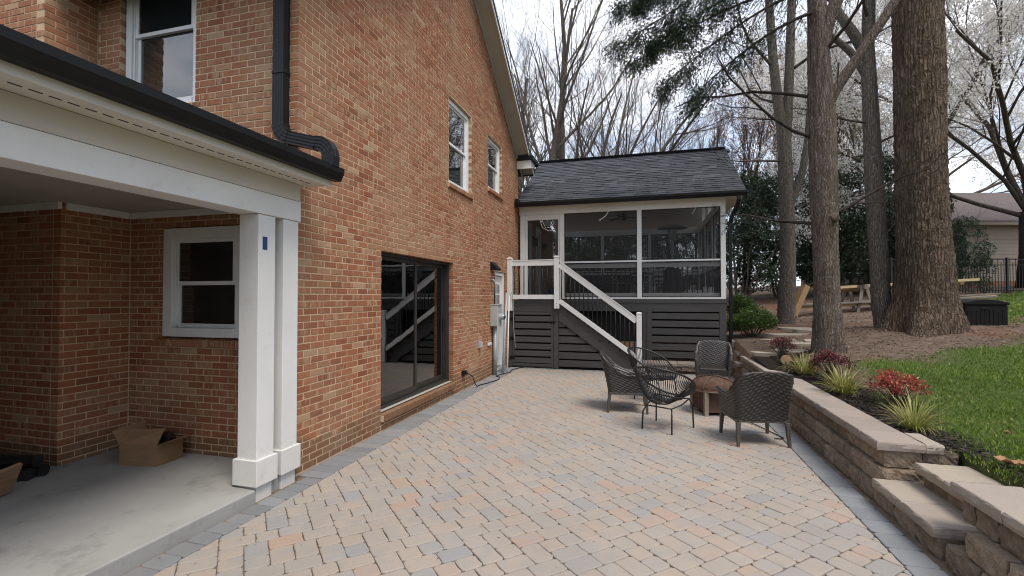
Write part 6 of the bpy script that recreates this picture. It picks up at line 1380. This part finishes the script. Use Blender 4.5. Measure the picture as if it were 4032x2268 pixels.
# ---------------------------------------------------------------- blossom tree
M['blossom'] = mk_leaf('blossom', [(0, (.40, .40, .30)), (.15, (.58, .55, .48)), (.5, (.74, .71, .66)), (1, (.90, .88, .86))], .7, .6)
G = Grower(301); bx_, by_ = cpt(18.6, 20.2)
for dd, L, r in (((-.55, -.1, 1), 5.2, .17), ((-.15, .1, 1), 5.6, .17), ((.4, -.2, 1), 5.0, .15), ((-.9, .15, .55), 5.0, .13), ((-.3, -.7, .9), 4.6, .13), ((-1.0, -.2, .8), 5.6, .12)): G.grow((0, 0, 1.6), dd, L, r * .42, 1, 4, .62, (6, 8), .60, .06, .14, .55, .2)
t = thing('blossom_tree', 'large tree covered in white blossom over the tan house', 'tree', (bx_, by_, float(zyard(bx_, by_)) - .1), R(15)); t.scale = (1.75, 1.75, 1.75)
trunk_m = MB().tube([(0, 0, 0), (.02, 0, .8), (0, 0, 1.75)], [.28, .22, .19], 12); trunk_m.build('trunk', M['bark_dark'], t, smooth=True, world=False)
G.mb.build('branches', M['bark_twig'], t, smooth=True, fix=False, world=False, kind='stuff')
tp = np.array([p for p, d in G.tips]); td = np.array([d for p, d in G.tips]); q = np.random.default_rng(9); nB = 120000; kc = q.integers(0, len(tp), 9000); cc_ = tp[kc] + q.normal(0, .12, (9000, 3)); kq = q.integers(0, 9000, nB); tp = cc_; td = td[kc]; k = kq
V, F = leafquads(tp[k] + q.normal(0, .06, (nB, 3)), td[k], (.032, .058), q, .75, .2); tn = q.beta(2.4, 1.4, nB); link('blossoms', npmesh('blossoms', V, F, M['blossom'], np.clip(tn, .01, .99)), t, False, kind='stuff')
bx_, by_ = cpt(27, 22.5); t2_ = thing('blossom_tree', 'second paler blossom tree farther back behind the trunks', 'tree', (bx_, by_, float(zyard(bx_, by_)) + .5), R(200)); t2_.scale = (2.0,) * 3
for ch in t.children: c = ch.copy(); COL.objects.link(c); c.parent = t2_
bx_, by_ = cpt(30, 17.0); 

# ---------------------------------------------------------------- neighbour houses, fence
M['siding'] = pm('tan_siding', (.36, .295, .235), (.33, .27, .215), 2, .75, .05, 90, .1, .003, kind='Object'); M['tanroof'] = pm('brown_shingle', (.16, .125, .12), (.10, .08, .078), 14, .9, .04, 120, .4, .01, kind='Object'); M['slope'] = pm('foundation_brick', (.30, .14, .07), (.22, .10, .055), 8, .9, .04, 40, .4, .01, kind='Object')
hx, hy = cpt(20.5, 16.6); YAWR = R(15.62); HZ0 = 2.02
nh = thing('tan_house', 'tan lap-sided neighbour house behind the black fence', 'house', (hx, hy, HZ0), YAWR)
nb = 15; bh = .19
for k in range(nb):
    z = .35 + k * (2.42 / nb); m2 = MB().add([(0, 0, z), (16, 0, z), (16, -.018, z), (0, -.018, z), (0, 0, z + .172), (16, 0, z + .172), (16, -.004, z + .172), (0, -.004, z + .172)], [(0, 1, 5, 4), (3, 7, 6, 2), (0, 3, 2, 1), (4, 5, 6, 7), (0, 4, 7, 3), (1, 2, 6, 5)])
    m2.build('siding_board', M['siding'], nh, world=False)
MB().box(0, 16, .001, 7, .3, 2.78).build('wall', M['siding'], nh, world=False); MB().box(-.02, 16, -.03, 7, -.8, .345).build('foundation', M['slope'], nh, world=False)
MB().box(-.08, .06, -.03, .1, .346, 2.78).build('corner_board', M['siding'], nh, world=False)
MB().box(-.4, 16.4, -.45, -.42, 2.70, 2.86).build('fascia', M['siding'], nh, world=False); MB().box(-.4, 16.4, -.419, .0, 2.70, 2.72).build('soffit', M['siding'], nh, world=False)
MB().add([(-.4, -.5, 2.86), (16.4, -.5, 2.86), (16.4, 3.5, 4.9), (-.4, 3.5, 4.9), (-.4, 7.5, 2.86), (16.4, 7.5, 2.86)], [(0, 1, 2, 3), (3, 2, 5, 4), (0, 3, 4), (1, 5, 2)]).build('roof', M['tanroof'], nh, world=False)
hx, hy = cpt(38, -2.0); n2 = thing('far_house', 'pale far house seen through the porch screens', 'house', (hx, hy, 1.6), YAWR)
for k in range(12): MB().box(0, 9, -.02, 0, .2 + k * .22, .41 + k * .22).build('siding_board', M['soffit'], n2, world=False)
MB().box(0, 9, .001, 6, 0, 2.9).build('wall', M['soffit'], n2, world=False); MB().add([(-.4, -.5, 2.9), (9.4, -.5, 2.9), (9.4, 3, 4.6), (-.4, 3, 4.6), (-.4, 6.5, 2.9), (9.4, 6.5, 2.9)], [(0, 1, 2, 3), (3, 2, 5, 4), (0, 3, 4), (1, 5, 2)]).build('roof', M['tanroof'], n2, world=False)
for k in range(3):
    w_ = MB().box(1.2 + k * 2.6, 2.2 + k * 2.6, -.05, -.021, 1.0, 2.3).build('window', M['trimwhite'], n2, world=False); MB().box(1.28 + k * 2.6, 2.12 + k * 2.6, -.06, -.051, 1.08, 2.22).build('pane', M['glass'], w_, world=False)
fx, fy = cpt(16.9, 13.0); fn = thing('metal_fence', 'black metal picket fence in front of the tan house', 'fence', (fx, fy, 1.78), YAWR)
L_ = 13.0
for z in (.12, 1.02, 1.22): MB().box(0, L_, -.012, .012, z, z + .03).build('fence_rail', M['ironblack'], fn, world=False)
pm_ = MB().box(-.008, .008, -.008, .008, .03, 1.25); pk = mesh('picket', pm_.v, pm_.f, None, M['ironblack']); ps_ = MB().box(-.008, .008, -.008, .008, .03, 1.12); pk2 = mesh('picket', ps_.v, ps_.f, None, M['ironblack'])
for i in range(int(L_ / .105)): o = link('picket', pk if i % 2 else pk2, fn, False); o.location = (i * .105 + .05, -.021, 0)
for i in range(7): MB().box(i * 2.05 + .35, i * 2.05 + .41, -.03, .03, -.3, 1.30).build('fence_post', M['ironblack'], fn, world=False)

# ---------------------------------------------------------------- lumber, sawhorses, deck box
def wood(name, a, b_): return pm(name, a, b_, 2.5, .75, .06, 50, .15, .004, stretch=(6, 6, 6), kind='Object')
M['pine'] = wood('new_pine', (.52, .40, .22), (.45, .33, .17)); M['oldwood'] = wood('weathered_wood', (.21, .19, .17), (.15, .135, .12)); M['beamwood'] = wood('brown_timber', (.27, .165, .075), (.21, .12, .055))
def wpt(d, lat, z): x, y = cpt(d, lat); return Vector((x, y, z))
lb = 0
for k, (d, la, lb_, za, zb2, w_, h_, mt, lab) in enumerate(((14.6, 9.15, 14.2, 1.93, 2.22, .14, .075, 'pine', 'topmost pale board on the sawhorses'), (14.75, 9.6, 13.9, 1.895, 2.155, .14, .04, 'pine', 'second pale board lying across the sawhorses'), (14.9, 10.0, 14.0, 1.85, 2.10, .14, .07, 'beamwood', 'brown board under the pale ones on the sawhorses'),
        (14.3, 8.3, 14.4, 1.44, 1.70, .24, .045, 'oldwood', 'grey weathered board on the low lumber pile'), (14.4, 8.2, 12.6, 1.37, 1.58, .14, .09, 'pine', 'thick pale timber on the low lumber pile'), (14.6, 8.9, 14.7, 1.41, 1.72, .14, .04, 'pine', 'long pale board at the right end of the low lumber pile'), (14.7, 11.0, 14.9, 1.60, 1.785, .2, .04, 'oldwood', 'grey board on top of the low pile beyond the poplar trunk'))):
    o = MB().bar(wpt(d, la, za), wpt(d, lb_, zb2), w_, h_).build('lumber_board', M[mt], None, bevel=.003); tag(o, lab, 'board', 'stacked lumber boards')
o = MB().bar(wpt(13.6, 7.93, 1.13), wpt(13.9, 8.50, 1.99), .16, .26, up=(.27, -.96, 0)).build('timber_beam', M['beamwood'], None, bevel=.006); tag(o, 'thick brown timber leaning up beside the slim grey trunk', 'timber')
for k, (d, lat) in enumerate(((14.7, 10.55), (14.7, 12.1))):
    x, y = cpt(d, lat); zg_ = float(zyard(x, y)); t = thing('sawhorse', ['grey sawhorse between the cedar and the crooked trunk', 'grey sawhorse behind the crooked trunk beside the poplar'][k], 'sawhorse', (x, y, zg_), YAWR, 'sawhorses under the lumber')
    MB().box(-.06, .06, -.45, .45, .66, .78).build('top_beam', M['oldwood'], t, world=False, bevel=.004)
    for sx_ in (-1, 1):
        for sy_ in (-1, 1): MB().bar((sx_ * .05, sy_ * .36, .72), (sx_ * .26, sy_ * .42, -.06), .09, .04, up=(0, 1, 0)).build('leg', M['oldwood'], t, world=False, bevel=.003)
    MB().box(-.2, .75 if k == 0 else .2, -.42, -.38, .26, .34).build('brace', M['oldwood'], t, world=False, bevel=.003)
M['resin'] = pm('dark_resin', (.010, .0095, .010), (.015, .014, .0145), 4, .7, .06, 40, .3, .006, kind='Object', spec=.2)
t = thing('deck_box', 'dark resin storage box with curved lid beside the poplar roots', 'storage box', (9.95, 12.78, .96), R(-4)); w_, l_ = .74, 1.35
MB().box(0, w_, 0, l_, -.02, .56).build('box_body', M['resin'], t, world=False, bevel=.025); MB().prism([(-.02, .561), (w_ + .02, .561), (w_ + .02, .61), (w_ * .75, .665), (w_ * .5, .68), (w_ * .25, .665), (-.02, .61)], 'y', -.02, l_ + .02).build('lid', M['resin'], t, world=False, bevel=.012)
MB().box(w_ * .40, w_ * .60, -.012, .012, .47, .51).build('handle_recess', M['dark'], t, world=False, bevel=.004)
for i in range(9): MB().box(.05 + i * .074, .062 + i * .074, -.006, .004, .04, .44).build('rib', M['resin'], t, world=False)
MB().box(-.02, .05, .25, .33, .50, .54).build('hinge', M['dark'], t, world=False)

# ---------------------------------------------------------------- planting bed
M['liriope'] = mk_leaf('variegated_blade', [(0, (.12, .16, .025)), (.4, (.26, .28, .06)), (.75, (.44, .43, .16)), (.95, (.66, .63, .36)), (1, (.30, .19, .09))], .45, .3)
def liriope(loc, sc, seed, label, nbl=210):
    q = np.random.default_rng(seed); V = []; F = []; T_ = []
    for i in range(nbl):
        a = q.uniform(0, 6.283); L = q.uniform(.20, .44) * sc * (1.25 if q.random() < .08 else 1); lean = q.uniform(.1, 1.15) ** 1.2; r0 = q.uniform(0, .09) * sc; b = np.array([r0 * math.cos(a), r0 * math.sin(a), -.01]); s = np.array([-math.sin(a), math.cos(a), 0]) * q.uniform(.004, .007) * sc; el = math.radians(88 - 40 * lean); p = b; k0 = len(V); tt = q.uniform(0, 1)
        for j in range(6):
            w = 1 - (j / 5) ** 2 * .85; V += [p - s * w, p + s * w]; el -= math.radians(4 + 26 * lean * j / 5); p = p + np.array([math.cos(a) * math.cos(el), math.sin(a) * math.cos(el), math.sin(el)]) * L / 5
        for j in range(5): F.append((k0 + 2 * j, k0 + 2 * j + 1, k0 + 2 * j + 3, k0 + 2 * j + 2)); T_.append(min(.90, max(.01, .15 + .6 * tt * (j + 1.5) / 5 + .12)) if tt > .10 else .995)
    o = link('grass_clump', npmesh('grass_clump', np.array(V), np.array(F), M['liriope'], T_)); o.location = (loc[0], loc[1], float(zg(loc[0], loc[1])))
    return tag(o, label, 'plant', 'variegated grass clumps in the bed')
liriope((5.66, 5.40), .88, 1, 'largest yellow-green grass clump, nearest the steps'); liriope((5.58, 6.85), 1.0, 2, 'middle yellow-green grass clump with blades hanging over the cap stones', 240); liriope((5.56, 8.30), 1.0, 3, 'farthest yellow-green grass clump beside the log')
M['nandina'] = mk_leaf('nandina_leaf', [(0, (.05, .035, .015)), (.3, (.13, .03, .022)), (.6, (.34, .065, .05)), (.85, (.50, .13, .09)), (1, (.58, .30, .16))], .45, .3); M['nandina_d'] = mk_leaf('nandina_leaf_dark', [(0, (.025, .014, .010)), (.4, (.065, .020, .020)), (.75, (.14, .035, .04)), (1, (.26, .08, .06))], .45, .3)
def nandina(loc, r, h, seed, mt, label, n_=1500):
    q = np.random.default_rng(seed); t = thing('nandina_shrub', label, 'shrub', (loc[0], loc[1], float(zg(*loc))), 0, 'red-leaved shrubs in the bed'); C = []; D = []; sm = MB()
    for i in range(46):
        a = q.uniform(0, 6.28); rr = r * math.sqrt(q.uniform(0, 1)); z = h * (.35 + .65 * math.sqrt(max(0, 1 - (rr / r) ** 2)) * q.uniform(.75, 1)); tip = np.array([rr * math.cos(a), rr * math.sin(a), z]); sm.tube([(tip[0] * .15, tip[1] * .15, -.02), tuple(tip * np.array([.6, .6, .6])), tuple(tip)], [.004, .003, .002], 4, cap=False)
        for j in range(n_ // 46): v = q.normal(0, 1, 3); v /= np.linalg.norm(v); C.append(tip + v * q.uniform(.01, .075) * np.array([1, 1, .7])); D.append(v + np.array([0, 0, .1]))
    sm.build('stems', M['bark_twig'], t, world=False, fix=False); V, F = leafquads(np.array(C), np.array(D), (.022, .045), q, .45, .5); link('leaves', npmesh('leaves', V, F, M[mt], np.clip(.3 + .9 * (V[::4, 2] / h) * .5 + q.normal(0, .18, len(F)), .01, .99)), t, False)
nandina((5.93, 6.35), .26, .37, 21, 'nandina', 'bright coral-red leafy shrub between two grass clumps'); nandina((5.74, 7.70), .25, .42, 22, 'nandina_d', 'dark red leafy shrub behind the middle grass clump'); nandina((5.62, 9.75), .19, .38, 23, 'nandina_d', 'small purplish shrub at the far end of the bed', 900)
M['shrubleaf'] = mk_leaf('boxleaf', [(0, (.022, .045, .010)), (.4, (.05, .09, .018)), (.75, (.09, .145, .03)), (1, (.16, .22, .06))], .45, .25)
def shrub(loc, r, h, seed, label, n_=9000):
    q = np.random.default_rng(seed); t = thing('green_shrub', label, 'shrub', (loc[0], loc[1], float(zg(*loc))), 0, 'green shrubs at the porch corner'); nc = 130; a = q.uniform(0, 6.28, nc); u = np.sqrt(q.uniform(0, 1, nc)) * r * .85; z = h * (.12 + .78 * np.sqrt(np.clip(1 - (u / r) ** 2, 0, 1)) * q.uniform(.45, 1, nc)); c = np.stack([u * np.cos(a), u * np.sin(a), z], -1); k = q.integers(0, nc, n_); v = q.normal(0, 1, (n_, 3)); v /= np.linalg.norm(v, axis=1)[:, None]
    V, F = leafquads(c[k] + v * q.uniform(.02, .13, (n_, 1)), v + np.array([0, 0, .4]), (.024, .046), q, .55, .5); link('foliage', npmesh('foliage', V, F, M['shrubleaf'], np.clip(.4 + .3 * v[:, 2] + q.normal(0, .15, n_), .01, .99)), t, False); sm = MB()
    for i in range(24): p = c[i]; sm.tube([(p[0] * .1, p[1] * .1, -.03), tuple(p * .55), tuple(p)], [.01, .007, .003], 5, cap=False)
    sm.build('stems', M['bark_twig'], t, world=False, fix=False)
shrub((5.62, 12.35), .55, .72, 31, 'rounded bright green shrub beside the porch downspout', 17000); shrub((5.62, 13.6), .42, .95, 32, 'taller green shrub behind, against the porch corner', 11000)
# log, flagstones, timber edging, fallen leaves
M['cutwood'] = pm('cut_wood', (.40, .25, .14), (.32, .19, .10), 14, .8, .05, 60, .2, .004, kind='Object')
t = thing('cut_log', 'short cut log end standing in the bed behind the cap stones', 'log', (5.50, 9.05, float(zg(5.5, 9.05)) + .07), R(-14))
lo = MB().tube([(0, -.10, .03), (0, 0, .012), (0, .12, -.02)], [.085, .09, .09], 18).build('bark', M['bark_poplar'], t, world=False); ce = MB().lathe([(0, .004), (.04, .004), (.082, 0)], 18).build('cut_face', M['cutwood'], t, world=False); ce.rotation_euler = (R(90), 0, 0); ce.location = (0, -.101, .03)
M['flag'] = mk_paver('flagstone', [(0, (.26, .225, .18)), (.5, (.33, .285, .23)), (1, (.38, .33, .26))], (.30, .255, .20))
for k, (x, y, rx, ry, rz, lab) in enumerate(((5.98, 10.35, .42, .20, 20, 'flagstone beside the cedar, nearest the patio'), (6.25, 11.2, .40, .22, 5, 'flagstone second along the path'), (6.0, 11.7, .35, .18, -10, 'flagstone beside the round green shrub'), (6.7, 11.5, .36, .2, 30, 'flagstone half hidden behind the cedar trunk'), (6.35, 12.6, .65, .30, 8, 'large flat flagstone left of the cedar trunk'), (7.15, 12.9, .55, .25, 14, 'flagstone right of the cedar at the path end'), (7.0, 13.3, .6, .25, 0, 'long flagstone farthest along the path'), (5.35, 10.0, .26, .16, -25, 'flagstone lying on the wall end beside the bed'))):
    q = random.Random(k + 60); n_ = 9; P = [(rx * (1 + q.uniform(-.18, .12)) * math.cos(2 * math.pi * i / n_), ry * (1 + q.uniform(-.18, .12)) * math.sin(2 * math.pi * i / n_)) for i in range(n_)]
    V, F = tumbled(P, k, 0, .02, .10); o = link('flagstone', mesh('flagstone', V, F, None, M['flag'])); o.location = (x, y, float(zg(x, y)) + .03 + (.03 if k == 7 else 0)); o.rotation_euler = (q.uniform(-.02, .05), q.uniform(-.03, .03), R(rz)); o['tone'] = q.random(); tag(o, lab, 'stone slab', 'flagstones of the yard path')
o = MB().bar((5.16, 11.75, .62), (5.42, 13.1, .72), .16, .14).build('edging_timber', M['oldwood'], None, bevel=.008); tag(o, 'weathered timber edging at the porch corner under the green shrub', 'timber')
M['deadleaf'] = pm('dead_leaf', (.36, .20, .09), (.24, .12, .05), 18, .75, .06, 60, .2, .004, kind='Object')
def dead_leaf(loc, s, rz, seed, label):
    q = random.Random(seed); ctr = (0, 0, .012); rim_ = []
    for i in range(20): a = 2 * math.pi * i / 20; r = s * (1.0 if i % 4 == 0 else .62 if i % 2 else .78) * q.uniform(.85, 1.1); rim_.append((r * math.cos(a), r * math.sin(a) * .8, .02 + s * .35 * abs(math.sin(a * 1.5 + seed)) + q.uniform(0, .012)))
    m2 = MB().add([ctr] + rim_, [(0, 1 + i, 1 + (i + 1) % 20) for i in range(20)]); o = m2.build('dead_leaf', M['deadleaf'], None, smooth=True, fix=False); o.location = (loc[0], loc[1], float(zg(*loc)) + .02); o.rotation_euler = (q.uniform(-.2, .2), q.uniform(-.2, .2), rz); sl_ = o.modifiers.new('thick', 'SOLIDIFY'); sl_.thickness = .002
    tag(o, label, 'leaf', 'curled dead leaves on the lawn')
dead_leaf((5.74, 4.32), .085, .3, 2, 'largest curled tan dead leaf on the lawn edge near the steps'); dead_leaf((5.80, 4.24), .06, 1.9, 5, 'smaller curled brown leaf touching the largest one'); dead_leaf((6.30, 5.30), .035, .9, 8, 'tiny brown leaf alone on the open lawn')
